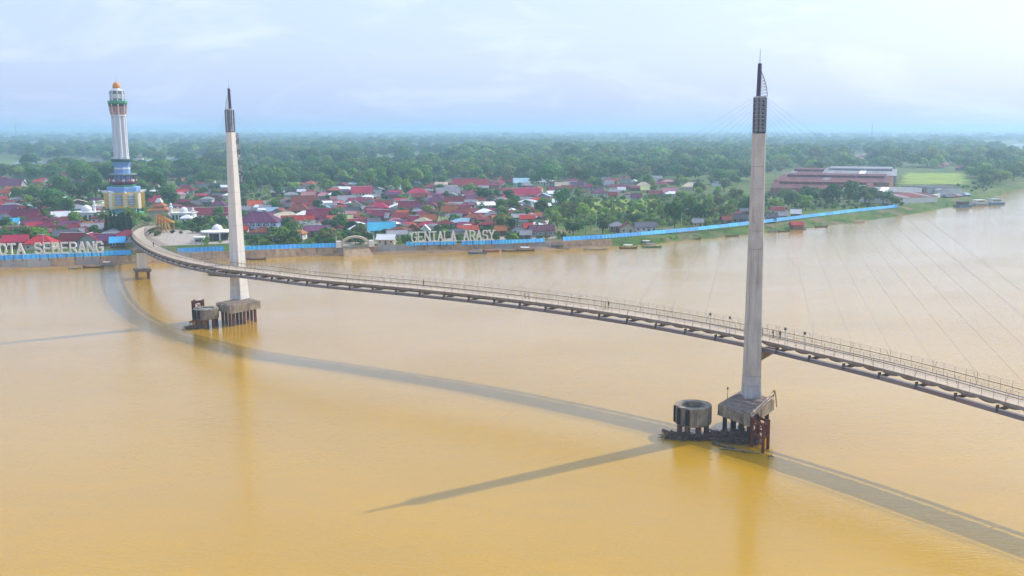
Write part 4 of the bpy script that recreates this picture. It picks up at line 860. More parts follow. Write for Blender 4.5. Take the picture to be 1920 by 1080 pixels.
p = G(403, 452); T = thing('domed_pavilion', 'white pavilion with big dome and flat rim roof on the plaza', 'pavilion', (p.x, p.y + 4, LAND), .1); OCC.append((p.x, p.y + 4, 9))
b = MB(); b.lathe([(7.6, 4.1), (8.2, 4.3), (8.2, 4.8), (3.2, 5.4)], 8); b.build('rim_roof', M['white'], T)
b = MB(); dome(b, 0, 0, 5.2, 2.7); b.build('dome', M['white'], T, smooth=True)
b = MB(); b.lathe([(5.0, 0), (5.0, 4.1)], 8); b.build('glazed_room', M['glass'], T)
for k in range(8):
    a = k * pi / 4 + pi / 8; b = MB(); b.tube((cos(a) * 7, sin(a) * 7, 0), (cos(a) * 7, sin(a) * 7, 4.2), .3, .3, 8); b.build('column', M['white'], T)
p = G(372, 457); T = thing('ticket_kiosk', 'small white kiosk beside the domed pavilion', 'kiosk', (p.x, p.y + 2, LAND), .1); OCC.append((p.x, p.y + 2, 4))
b = MB(); b.box(0, 0, 1.4, 4.6, 3.4, 2.8); b.build('wall', WM['white'], T)
b = MB(); b.box(0, 0, 3.0, 5.8, 4.6, .35); b.build('flat_roof', M['white'], T)
b = MB(); b.box(-.3, -1.72, 1.5, 2.6, .1, 1.2); b.build('hatch', M['glass'], T)

p0, p1 = G(632, 464), G(700, 462); T = thing('arch_gate', 'beige arched gate with white end posts on the bank', 'gate', p0.lerp(p1, .5) * 1.0, atan2((p1 - p0).y, (p1 - p0).x)); wd = (p1 - p0).length; OCC.append((p0.lerp(p1, .5).x, p0.lerp(p1, .5).y, wd * .5))
b = MB(); N = 18; vs = []
for k in range(N + 1):
    t = pi * k / N; x = -cos(t) * wd * .36; z = sin(t) * 4.4
    xo = -cos(t) * wd * .44; zo = sin(t) * 5.3
    for yy in (-1.2, 1.2): vs += [(x, yy, max(0, z)), (xo, yy, max(0, zo))]
b.add(vs, [f for k in range(N) for f in ((k * 4, k * 4 + 4, k * 4 + 5, k * 4 + 1), (k * 4 + 2, k * 4 + 3, k * 4 + 7, k * 4 + 6), (k * 4 + 1, k * 4 + 5, k * 4 + 7, k * 4 + 3), (k * 4, k * 4 + 2, k * 4 + 6, k * 4 + 4))]); b.build('arch', WM['cream'], T)
for sx in (-1, 1):
    b = MB(); b.box(sx * wd * .45, 0, 1.5, wd * .13, 2.6, 3.0); b.build('abutment', M['white'], T)
    b = MB(); b.box(sx * wd * .515, -1, 2.8, .4, .4, 5.6); b.build('end_post', M['white'], T)
b = MB(); b.add([(-wd * .34, -1.4, .02), (wd * .34, -1.4, .02), (wd * .5, -9, -3.6), (-wd * .34, -9, -3.6), (wd * .34, -1.4, -.6), (-wd * .34, -1.4, -.6)], [(0, 3, 2, 1), (0, 1, 4, 5), (0, 5, 3), (1, 2, 4)]); b.build('ramp', M['quay'], T)

p = G(303, 437); T = thing('gilded_gateway', 'orange and gold gateway with sloping ribs at the bridge end', 'gateway', (p.x, p.y + 4, LAND), .1); OCC.append((p.x, p.y + 4, 8))
for i in range(5):
    x = -4.5 + i * 2.2; b = MB(); b.beam((x, -2.5, 0), (x * .6 - 1.5, 2.0, 9.5 - i * 1.2), .5, .5); b.build('rib', M['gold'], T)
    b = MB(); b.tube((x, 2.5, 0), (x, 2.5, 5.0), .25, .25, 8); b.build('post', M['gold'], T)
for z in (3, 5.2, 7):
    b = MB(); b.beam((-4.6 + z * .15, -2.3 + z * .4, z), (4.2 - z * .45, -2.3 + z * .4, z), .35, .3); b.build('tie', M['gold'], T)
b = MB(); b.add([(-5, 2, 5), (4.6, 2, 5), (4.6, 4, 5), (-5, 4, 5), (-4, 3, 9.6), (-2.5, 3, 9.3)], [(3, 2, 1, 0), (0, 1, 5, 4), (1, 2, 5), (2, 3, 4, 5), (3, 0, 4)]); b.build('canopy', M['orange'], T)
p = G(335, 410); T = thing('pagoda_hall', 'cream hall with tiered orange roof behind the gilded gateway', 'hall', (p.x, p.y, LAND), .1); OCC.append((p.x, p.y, 9))
p = G(300, 406); T.location = (p.x, p.y, LAND)
b = MB(); b.box(0, 0, 2.2, 10, 8, 4.4); b.build('wall', WM['cream'], T)
for i, (r, z, h) in enumerate(((8.5, 4.3, 2.4), (5.4, 6.8, 2.2), (2.8, 9.1, 2.6))):
    b = MB(); b.prism([(-r * .8, -r * .65), (r * .8, -r * .65), (r * .8, r * .65), (-r * .8, r * .65)], z, z + h, [(-r * .3, -r * .25), (r * .3, -r * .25), (r * .3, r * .25), (-r * .3, r * .25)]); b.build('roof_tier', RM['orange'] if i < 2 else M['white'], T)

p = G(450.5, 362); Dm = p.length; T = thing('telecom_mast', 'brown steel lattice telecom mast with dishes behind the left pylon', 'mast', (p.x, p.y, LAND)); OCC.append((p.x, p.y, 4))
Hm = (362 - 257) * Dm / F; wb = 4.6
def mp_(k, z):
    w = wb * (1 - .72 * z / Hm) / 2; return Vector(((-w, -w, z), (w, -w, z), (w, w, z), (-w, w, z))[k])
for k in range(4):
    b = MB(); b.beam(mp_(k, 0), mp_(k, Hm), .34); b.build('leg', M['red_steel'], T)
n = 11
for lv in range(n):
    z0, z1 = Hm * lv / n, Hm * (lv + 1) / n; b = MB()
    for k in range(4):
        b.beam(mp_(k, z0), mp_((k + 1) % 4, z1), .17); b.beam(mp_((k + 1) % 4, z0), mp_(k, z1), .17); b.beam(mp_(k, z1), mp_((k + 1) % 4, z1), .17)
    b.build('lattice_bay', M['red_steel'] if lv % 2 else M['t_pinkwhite'], T)
for z, x in ((Hm * .9, -.9), (Hm * .62, 1.1), (Hm * .58, -.2), (Hm * .32, .9)):
    b = MB(); b.lathe([(.05, 0), (.75, .3), (.8, .42), (.05, .4)], 12); o = b.build('dish', M['white'], T, (x, -1.2, z)); o.rotation_euler = (radians(90), 0, .3)
# far masts
for u, v, vt, lab in ((31, 262, 229, 'thin far mast on the hazy left horizon'), (1634, 268, 232, 'thin far mast on the hazy right horizon')):
    p = G(u, v); Hm2 = (v - vt) * p.length / F; T = thing('telecom_mast', lab, 'mast', (p.x, p.y, LAND)); b = MB()
    for k in range(3): a = k * 2.09; b.tube((cos(a) * 3, sin(a) * 3, 0), (cos(a) * .4, sin(a) * .4, Hm2), .5, .4, 4)
    for q in range(8):
        z = Hm2 * q / 8; r0 = 3 - 2.6 * q / 8
        for k in range(3): b.tube((cos(k * 2.09) * r0, sin(k * 2.09) * r0, z), (cos(k * 2.09 + 2.09) * r0, sin(k * 2.09 + 2.09) * r0, z + Hm2 / 9), .22, .22, 4)
    b.build('lattice', M['red_steel'], T)
# tall roadside lamp
def street_lamp(u, v, h, lab, arm=1):
    p = G(u, v); T = thing('street_lamp', lab, 'street lamp', (p.x, p.y, LAND), 0, 'street lamps on the bank'); b = MB(); b.tube((0, 0, 0), (0, 0, h), .14, .09, 7); b.build('pole', M['steel_light'], T)
    b = MB(); b.tube((0, 0, h - .2), (arm * 2.8, -.3, h + .9), .08, .06, 6); b.build('arm', M['steel_light'], T); b = MB(); b.box(arm * 3.2, -.3, h + .95, 1.2, .4, .18); b.build('lamp_head', M['white'], T)
street_lamp(1118, 441, 10.5, 'tall curved street lamp left of the grey riverside houses'); street_lamp(1278, 424, 9, 'slim street lamp left of the yellow hut', 1); street_lamp(968, 447, 9.5, 'street lamp right of the ARASY letters', -1)
street_lamp(83, 470, 9, 'street lamp behind the KOTA SEBERANG letters', 1)

# ------------------------------------------------------------------ factory at right
def shed(label, quad, h, rise, roofm, wallm, group='factory sheds', monitor=True):
    A, B_, C_ = [G(u, v, LAND + h) for u, v in quad]         # front-left eave, front-right eave, back-right eave
    ax = (B_ - A); L_ = ax.length; ax.normalize(); ay = Vector((-ax.y, ax.x, 0)); dp = abs((C_ - B_).dot(ay)); c = A + ax * L_ / 2 + ay * dp / 2
    T = thing('factory_shed', label, 'shed', (c.x, c.y, LAND), atan2(ax.y, ax.x), group); OCC.append((c.x, c.y, max(L_, dp) * .5)); hl, hd = L_ / 2, dp / 2
    for k in range(1, 5):
        q = c + ax * (L_ * (k / 5 - .5)); OCC.append((q.x, q.y, dp * .55))
    b = MB(); b.box(0, 0, h / 2, L_ - 1, dp - 1, h); b.add([(-hl + .5, -hd + .5, h), (-hl + .5, hd - .5, h), (-hl + .5, 0, h + rise * .95), (hl - .5, -hd + .5, h), (hl - .5, hd - .5, h), (hl - .5, 0, h + rise * .95)], [(0, 2, 1), (3, 4, 5)]); b.build('wall', wallm, T)
    npn = max(3, int(L_ / 6))
    for s_ in (-1, 1):
        for k in range(npn):
            x0, x1 = -hl + L_ * k / npn + .05, -hl + L_ * (k + 1) / npn - .05; dz = rd.uniform(-.04, .04); b = MB()
            vs = [(x0, s_ * hd, h + dz), (x1, s_ * hd, h + dz), (x1, 0, h + rise + dz), (x0, 0, h + rise + dz)]; vs += [(x, y, z + .15) for x, y, z in vs]
            b.add(vs, [(0, 3, 2, 1), (4, 5, 6, 7), (0, 1, 5, 4), (1, 2, 6, 5), (2, 3, 7, 6), (3, 0, 4, 7)]); b.build('roof_sheet', RM[roofm] if rd.random() < .88 else RM['grey' if roofm != 'grey' else 'white'], T)
    if monitor:
        b = MB(); mw = hd * .34; mz = h + rise * .78
        vs = []
        for x in (-hl * .86, hl * .86): vs += [(x, -mw, mz), (x, -mw, mz + 1.9), (x, 0, mz + 2.9), (x, mw, mz + 1.9), (x, mw, mz)]
        b.add(vs, [(0, 1, 6, 5), (1, 2, 7, 6), (2, 3, 8, 7), (3, 4, 9, 8), (0, 4, 3, 2, 1), (5, 6, 7, 8, 9)]); b.build('ridge_monitor', RM[roofm], T)
    return T
shed('long rusty red factory shed, front one of the sheds', [(1444, 353), (1640, 356), (1622, 344)], 6, 3, 'dark maroon', WM['brick'])
shed('long rusty maroon factory shed, middle one of the sheds', [(1450, 339), (1668, 343), (1650, 332)], 7, 3.5, 'dark maroon', WM['brick'])
shed('rusty maroon factory shed at the back left of the sheds', [(1476, 328), (1545, 329), (1540, 320)], 7, 3.5, 'dark maroon', WM['brick'])
shed('pale grey roofed factory shed, highest of the sheds', [(1538, 328), (1682, 330), (1668, 318)], 10, 4, 'grey', WM['grey'])
shed('low grey-roofed shed on the bank right of the factory', [(1632, 360), (1728, 362), (1715, 352)], 5, 2, 'grey', WM['brick'], 'bank sheds right of the factory', False)
shed('low rust-roofed shed nearest the water, right of the factory', [(1676, 372), (1760, 368), (1752, 360)], 4.5, 2, 'rust', WM['white'], 'bank sheds right of the factory', False)
shed('small white-walled shed at the far right of the factory yard', [(1740, 354), (1805, 352), (1800, 347)], 5, 1.5, 'slate', WM['white'], 'bank sheds right of the factory', False)
shed('narrow grey shed behind the white-walled yard', [(1724, 349), (1758, 358), (1762, 353)], 4, 1.2, 'grey', WM['white'], 'bank sheds right of the factory', False)
P_ = resample(polyline([(1702, 381), (1762, 370)], LAND), 8); T = thing('yard_wall', 'white yard wall on the bank below the rust-roofed shed', 'wall', P_[0])
for i in range(len(P_) - 1):
    b = MB(); a, c = P_[i] - P_[0], P_[i + 1] - P_[0]; dd = (c - a).normalized(); b.beam(a + dd * .1 + Vector((0, 0, 1.7)), c - dd * .1 + Vector((0, 0, 1.7)), .3, 3.4); b.build('wall_panel', M['white'], T)

# ------------------------------------------------------------------ more houses between the traced ones
rh = random.Random(21)
PAL = ['maroon'] * 8 + ['rust'] * 5 + ['crimson'] * 2 + ['grey'] * 5 + ['purple'] * 3 + ['slate'] * 4 + ['white'] * 2 + ['orange'] * 1 + ['pink', 'cream', 'pale blue', 'red']
FH = MB(); FHM = [RM[k] for k in RM] + [WM[k] for k in WM]; RI = {k: i for i, k in enumerate(RM)}; WI = {k: i + len(RM) for i, k in enumerate(WM)}
def stuff_house(p, w, d, hw, rise, roof, rtype, wall, yaw):      # small far house, joined into the far rows
    FH.mi = WI[wall]; FH.box(p.x, p.y, LAND + hw / 2, w, d, hw, yaw); c, s_ = cos(yaw), sin(yaw); W2, D2 = w / 2 + .6, d / 2 + .6; rl = W2 - (D2 * .8 if rtype == 'h' else .0)
    if rtype == 't': W2, D2 = D2, W2; rl = W2
    vs = [(-W2, -D2, hw), (W2, -D2, hw), (W2, D2, hw), (-W2, D2, hw), (-rl, 0, hw + rise), (rl, 0, hw + rise)]
    if rtype == 't': vs = [(-y, x, z) for x, y, z in vs]
    FH.mi = RI[roof]; FH.add([(p.x + x * c - y * s_, p.y + x * s_ + y * c, LAND + z) for x, y, z in vs], [(3, 2, 1, 0), (0, 1, 5, 4), (1, 2, 5), (2, 3, 4, 5), (3, 0, 4)]); OCC.append((p.x, p.y, max(w, d) * .62 + .5))
def fill(u0, u1, v0, v1, n, smax=11, tries=12, far=False):
    c = 0
    for _ in range(n * tries):
        if c >= n: break
        u, v = rh.uniform(u0, u1), rh.uniform(v0, v1); p = G(u, v)
        w = rh.uniform(6.5, smax * 1.2); d = min(10, w * rh.uniform(.7, 1.0))
        if inland(p.x, p.y) < 9 or not free(p.x, p.y, max(w, d) * .34): continue
        rt = rh.choice('gggthh'); roof = rh.choice(PAL); wall = rh.choice(['white', 'cream', 'grey', 'timber', 'white', 'timber', 'green', 'brick']); hw = rh.uniform(2.7, 3.6)
        if far:
            stuff_house(p, w, d, hw, d * rh.uniform(.18, .3), roof, rt, wall, rh.uniform(-.3, .3)); c += 1; continue
        T = make_house(p, w, d, hw, d * rh.uniform(.18, .3), roof, rt, wall, rh.uniform(-.3, .3) - atan2(p.x, p.y) * .5, True)
        label_later(T, '%s-walled %s %s house' % (wall, roof.replace(' ', '-'), ROOFW[rt])); c += 1
fill(-40, 245, 385, 468, 42); fill(-40, 200, 340, 385, 22, far=True); fill(470, 760, 385, 450, 40); fill(740, 1020, 372, 445, 52); fill(500, 760, 350, 400, 40, 9, far=True); fill(740, 1020, 362, 400, 34, 8, far=True); fill(280, 430, 350, 395, 18, 9, far=True); fill(470, 1020, 385, 436, 60, 7, far=True); fill(-40, 230, 375, 440, 30, 7, far=True); fill(800, 1260, 336, 372, 56, far=True); fill(290, 430, 352, 420, 12)
fill(1330, 1500, 398, 414, 6, 9); fill(1440, 1700, 268, 312, 14, 16, far=True); fill(1760, 1890, 285, 325, 26, 15, far=True); fill(1560, 1640, 290, 312, 8, 16, far=True); fill(300, 700, 276, 325, 14, 15, far=True); fill(1180, 1420, 318, 350, 8, 14, far=True); fill(20, 320, 272, 330, 8, 16, far=True)
tag(FH.build('far_houses', FHM), 'small far houses in the back rows and between the woods', 'houses', None, 'stuff')

# ------------------------------------------------------------------ boats
BC = {'brown': mat('boat_brown', (0.15, 0.09, 0.055), .7), 'grey': mat('boat_grey', (0.30, 0.30, 0.30), .7), 'blue': mat('boat_blue', (0.08, 0.2, 0.36), .6), 'green': mat('boat_green', (0.07, 0.30, 0.17), .6), 'red': mat('boat_red', (0.34, 0.06, 0.06), .6), 'cream': mat('boat_cream', (0.5, 0.42, 0.28), .7)}
def boat(label, u, v, L, w, col, rz, roof=None):
    p = G(u, v, 0); T = thing('longboat', label, 'boat', (p.x, p.y, 0), rz, 'boats moored along the bank'); N = 12; b = MB(); vs = []
    for k in range(N + 1):
        t = k / N * 2 - 1; hw = w / 2 * (1 - abs(t) ** 2.6) + .04; sh = .5 + .55 * abs(t) ** 3; x = t * L / 2
        vs += [(x, -hw, sh), (x, -hw * .7, -.25), (x, hw * .7, -.25), (x, hw, sh), (x, hw * .86, sh), (x, hw * .6, .1), (x, -hw * .6, .1), (x, -hw * .86, sh)]
    b.add(vs, [(k * 8 + j, k * 8 + 8 + j, k * 8 + 8 + (j + 1) % 8, k * 8 + (j + 1) % 8) for k in range(N) for j in range(8)]); b.build('hull', BC[col], T)
    for x in (-.25, .1, .35):
        b = MB(); b.box(x * L, 0, .42, .3, w * .8, .06); b.build('thwart', M['wood'], T)
    if roof:
        for x in (-.22, .18):
            for y in (-1, 1): b = MB(); b.beam((x * L, y * w * .38, .4), (x * L, y * w * .38, 1.75), .09); b.build('roof_post', M['wood'], T)
        b = MB(); vs = []
        for x in (-.26 * L, .22 * L): vs += [(x, -w * .5, 1.7), (x, 0, 2.0), (x, w * .5, 1.7), (x, w * .5, 1.78), (x, 0, 2.08), (x, -w * .5, 1.78)]
        b.add(vs, [(j, 6 + j, 6 + (j + 1) % 6, (j + 1) % 6) for j in range(6)] + [(5, 4, 3, 2, 1, 0), (6, 7, 8, 9, 10, 11)]); b.build('boat_roof', RM[roof], T)
BO = [('long grey roofed boat at the left frame edge', 20, 503, 11, 1.9, 'brown', .05, 'grey'), ('slim brown boat below the G of SEBERANG', 175, 502, 9, 1.4, 'brown', .05, None), ('small cream boat left of the slim brown boat', 140, 504, 6, 1.2, 'cream', -.1, None),
      ('white-roofed boat under the end of the left blue fence', 202, 499, 6, 1.6, 'grey', .05, 'white'), ('dark brown boat at the foot of the left pylon bank', 478, 487, 10, 1.5, 'brown', .05, None), ('blue-grey roofed boat below the GENTALA letters', 895, 475.5, 9, 1.8, 'blue', .05, 'grey'),
      ('slim red boat beside the blue-grey roofed boat', 920, 472, 8, 1.2, 'red', .05, None), ('white-roofed brown boat below the Y of ARASY', 985, 470.5, 9, 1.7, 'brown', .08, 'white'), ('slim brown boat below the Y of ARASY', 958, 471.5, 9, 1.3, 'brown', .02, None),
      ('long cream boat with grey roof left of the tall roadside lamp', 1046, 466.5, 13, 2.0, 'cream', -.02, 'slate'), ('long cream boat below the tall roadside lamp', 1117, 468.5, 12, 1.8, 'cream', .03, None), ('small yellowish boat right below the tall roadside lamp', 1138, 459.5, 5, 1.4, 'cream', .1, 'cream'),
      ('brown boat with white roof left of the green boat', 1178, 466, 9, 1.8, 'brown', .03, 'white'), ('bright green boat with grey roof below the riverside houses', 1222, 464, 10, 2.2, 'green', .03, 'grey'), ('grey boat with white roof behind the green boat', 1212, 458, 8, 2.0, 'grey', .05, 'white'),
      ('small brown boat below the yellow hut', 1302, 449, 7, 1.4, 'brown', .1, None), ('cream boat right of the yellow hut', 1330, 446, 7, 1.3, 'cream', .15, None), ('slim boat just left of the right pylon', 1372, 443.5, 8, 1.3, 'brown', .2, None),
      ('grey boat right of the right pylon by the bank', 1450, 435, 8, 1.6, 'grey', .3, 'slate'), ('brown boat beside the red floating hut', 1470, 434.5, 8, 1.4, 'brown', .3, None), ('slim brown boat right of the red floating hut', 1540, 426, 9, 1.4, 'brown', .3, None),
      ('pale boat on the grassy right bank', 1610, 418, 9, 1.5, 'cream', .35, None)]
for q in BO: boat(*q)
p = G(1493, 430, 0); T = thing('floating_hut', 'red-roofed hut on a raft at the right bank', 'floating hut', (p.x, p.y, 0), .3)
b = MB(); b.box(0, 0, .25, 10, 6, .6); b.build('raft', M['wood'], T); b = MB(); b.box(0, 0, 1.7, 7, 4.4, 2.4); b.build('wall', WM['brick'], T)
b = MB(); b.add([(-4.6, -3, 2.8), (4.6, -3, 2.8), (4.6, 3, 2.8), (-4.6, 3, 2.8), (-4.2, 0, 4.8), (4.2, 0, 4.8)], [(3, 2, 1, 0), (0, 1, 5, 4), (1, 2, 5), (2, 3, 4, 5), (3, 0, 4)]); b.build('roof', RM['crimson'], T)
for i, (u, v, L, c, rf, lab) in enumerate(((1808, 388, 15, 'blue', 'slate', 'dark barge with low roof, leftmost of the far right barges'), (1838, 385, 15, 'grey', 'white', 'grey barge with white cabin, middle of the far right barges'), (1868, 383, 17, 'blue', 'pale blue', 'blue barge with pale roof, rightmost of the far right barges'))):
    p = G(u, v, 0); T = thing('barge', lab, 'barge', (p.x, p.y, 0), .4, 'barges at the far right bank'); b = MB()
    b.prism([(-L / 2, -3), (L / 2 - 3, -3), (L / 2, 0), (L / 2 - 3, 3), (-L / 2, 3)], -.5, 1.6, [(-L / 2 - .6, -3.4), (L / 2 - 2.6, -3.4), (L / 2 + 1, 0), (L / 2 - 2.6, 3.4), (-L / 2 - .6, 3.4)]); b.build('hull', BC[c], T)
    b = MB(); b.box(-L * .12, 0, 2.9, L * .55, 4.8, 2.6); b.build('cabin', WM['white'] if i else WM['timber'], T)
    for k in range(5): b = MB(); b.box(-L * .12 + L * .1 * (k - 2), -2.42, 3.1, 1.2, .08, 1.0); b.build('cabin_window', M['glass'], T)
    b = MB(); b.box(-L * .12, 0, 4.32, L * .62, 5.6, .24); b.build('cabin_roof', RM[rf], T)
for i in range(5):
    u = 1700 + 24 * i; p = G(1776 + i * 8, 379 - i, 0)
    T = thing('stilt_hut', 'dark stilt hut over the water left of the far right barges, %s' % ('leftmost' if i == 0 else ordn(i + 1) + ' from left'), 'hut', (p.x, p.y, 0), .4, 'stilt huts at the far right bank')
    for sx in (-1, 1):
        for sy in (-1, 1): b = MB(); b.beam((sx * 3, sy * 2.4, -1), (sx * 3, sy * 2.4, 2.2), .25); b.build('stilt', M['timber_dark'], T)
    b = MB(); b.box(0, 0, 3.4, 7, 5.6, 2.4); b.build('wall', WM['timber'], T); b = MB(); b.add([(-4.2, -3.4, 4.5), (4.2, -3.4, 4.5), (4.2, 3.4, 4.5), (-4.2, 3.4, 4.5), (-3.8, 0, 6.2), (3.8, 0, 6.2)], [(3, 2, 1, 0), (0, 1, 5, 4), (1, 2, 5), (2, 3, 4, 5), (3, 0, 4)]); b.build('roof', RM[('slate', 'rust', 'grey', 'slate', 'pale blue')[i]], T)

# ------------------------------------------------------------------ trees
from mathutils import noise as mnoise
rt = random.Random(9)
LF = {'dark': leaf_mat('leaf_dark', (0.048, 0.15, 0.03)), 'mid': leaf_mat('leaf_mid', (0.085, 0.225, 0.03)), 'light': leaf_mat('leaf_light', (0.22, 0.39, 0.035)), 'olive': leaf_mat('leaf_olive', (0.17, 0.23, 0.06)),
      'cypress': leaf_mat('leaf_cypress', (0.025, 0.085, 0.035)), 'palm': leaf_mat('leaf_palm', (0.11, 0.21, 0.06)), 'lime': leaf_mat('leaf_lime', (0.20, 0.26, 0.035))}
def rvec():
    while True:
        v = Vector((rt.uniform(-1, 1), rt.uniform(-1, 1), rt.uniform(-1, 1)))
        if .05 < v.length < 1: return v.normalized()
def crown_mesh(name, m, rx, rz, zc, n, size, lobes, flat=0.0):
    b = MB(); L = []
    for _ in range(lobes):
        d = rvec(); q = rt.uniform(.25, .75); L.append((Vector((d.x * rx * q, d.y * rx * q, zc + d.z * rz * q)), rx * rt.uniform(.34, .56)))
    for _ in range(n):
        c, r = rt.choice(L); d = rvec()
        if d.z < -.35 and rt.random() < .75: d.z = -d.z
        p = c + Vector((d.x, d.y, d.z * .8)) * r * rt.uniform(.82, 1.08)
        nrm = (d * 1.0 + rvec() * .75 + Vector((0, 0, .25))).normalized(); e = nrm.orthogonal().normalized(); e = Matrix.Rotation(rt.uniform(0, 6.28), 3, nrm) @ e; g = nrm.cross(e); s_ = size * rt.uniform(.6, 1.3)
        b.add([p + e * s_ * rt.uniform(.7, 1.2), p + g * s_ * rt.uniform(.5, .9), p - e * s_ * rt.uniform(.7, 1.2), p - g * s_ * rt.uniform(.5, .9)], [(0, 1, 2, 3)])
    return b.mesh(name, m)
def trunk_mesh(h, r, spread, zc):
    b = MB(); p = Vector((0, 0, -.3)); q = Vector((rt.uniform(-.3, .3), rt.uniform(-.3, .3), h)); b.tube(p, q, r, r * .7, 8)
    for k in range(5):
        a = k * 1.26 + rt.uniform(-.4, .4); e = q + Vector((cos(a) * spread, sin(a) * spread, (zc - h) * rt.uniform(.7, 1.2))); b.tube(q - Vector((0, 0, .3)), e, r * .5, r * .15, 6)
    return b.mesh('trunk', M['bark'])
SPEC = {}                                              # each species: list of (crown mesh, trunk mesh); all drawn about 10 m tall
def species(key, m, n, rx, rz, zc, th, cnt, size, lobes):
    SPEC[key] = [(crown_mesh('crown', m, rx * rt.uniform(.9, 1.1), rz * rt.uniform(.9, 1.1), zc, cnt, size, lobes), trunk_mesh(th, .32, rx * .5, zc)) for _ in range(n)]
species('dark', LF['dark'], 4, 5.2, 3.6, 6.2, 3.4, 1100, .62, 12)
species('mid', LF['mid'], 4, 4.8, 3.6, 6.2, 3.2, 1000, .62, 11)
species('light', LF['light'], 3, 4.4, 3.2, 5.8, 3.0, 900, .6, 10)
species('olive', LF['olive'], 2, 4.6, 3.4, 6.2, 3.4, 800, .58, 9)
species('lime', LF['lime'], 1, 3.6, 3.0, 5.2, 2.6, 800, .55, 9)
def cyp_mesh():
    b = MB()
    for _ in range(700):
        z = rt.random() ** 1.2 * 9.6 + .3; r = 1.35 * (1 - z / 10.4) ** .7 * rt.uniform(.75, 1.1); a = rt.uniform(0, 6.28); d = Vector((cos(a), sin(a), .5)); p = Vector((cos(a) * r, sin(a) * r, z))
        nrm = (d + rvec() * .6).normalized(); e = nrm.orthogonal().normalized(); g = nrm.cross(e); s_ = rt.uniform(.22, .45); b.add([p + e * s_, p + g * s_, p - e * s_, p - g * s_ * 1.6], [(0, 1, 2, 3)])
    return b.mesh('crown', LF['cypress'])
tb = MB(); tb.tube((0, 0, -.3), (0, 0, 8), .22, .06, 7); SPEC['cypress'] = [(cyp_mesh(), tb.mesh('trunk', M['bark']))]
HEAD = {'dark': 'broad dark green tree', 'mid': 'rounded mid green tree', 'light': 'bright light green tree', 'olive': 'loose olive green tree', 'lime': 'yellow-green bushy tree', 'cypress': 'slim dark cypress', 'palm': 'coconut palm'}
ntree = 0; PROTO = {}
def tree(sp, p, h, wf=1.0, occ=True):
    global ntree
    i = rt.randrange(len(SPEC[sp])); cm, tm = SPEC[sp][i]; k = h / 10.0
    T = thing('cypress_tree' if sp == 'cypress' else 'broadleaf_tree', None, 'tree', (p.x, p.y, LAND - .05), rt.uniform(0, 6.28), 'cypresses below the clock tower' if sp == 'cypress' else 'trees of the riverside town')
    T.scale = (k * wf, k * wf, k); c = put('crown', cm, T); put('trunk', tm, T); PROTO.setdefault((sp, i), c)
    label_later(T, HEAD[sp]); ntree += 1
    if occ: OCC.append((p.x, p.y, 2.2 * k * wf))
    return T
# palms, each frond its own part
def frond_mesh(L=3.6):
    b = MB(); N = 7; vs = []
    for k in range(N + 1):
        t = k / N; x = L * (t - .12 * t * t); z = .9 * t - 2.1 * t * t; w = .42 * sin(pi * min(1, .15 + t * .85)) + .03; vs += [(x, -w, z - w * .55), (x, 0, z), (x, w, z - w * .55)]
    fs = []
    for k in range(N): fs += [(k * 3, k * 3 + 3, k * 3 + 4, k * 3 + 1), (k * 3 + 1, k * 3 + 4, k * 3 + 5, k * 3 + 2)]
    b.add(vs, fs); return b.mesh('frond', LF['palm'])
FR = frond_mesh()
def palm(p, h, lean=0.0):
    T = thing('coconut_palm', None, 'palm', (p.x, p.y, LAND - .05), rt.uniform(0, 6.28), 'coconut palms of the riverside town'); b = MB(); pr = Vector((0, 0, 0)); le = rt.uniform(.3, 1.2)
    for k in range(1, 6):
        t = k / 5; q = Vector((le * t * t, 0, h * t)); b.tube(pr, q, .2 - .08 * (t - .2), .2 - .08 * t, 7); pr = q
    b.build('trunk', M['palm_bark'], T)
    for k in range(15):
        f = put('frond', FR, T, pr); f.rotation_euler = (0, rt.uniform(-.75, .55), k * 2.4); s_ = rt.uniform(.85, 1.2); f.scale = (s_, s_, s_)
    label_later(T, HEAD['palm']); OCC.append((p.x, p.y, 1.2))
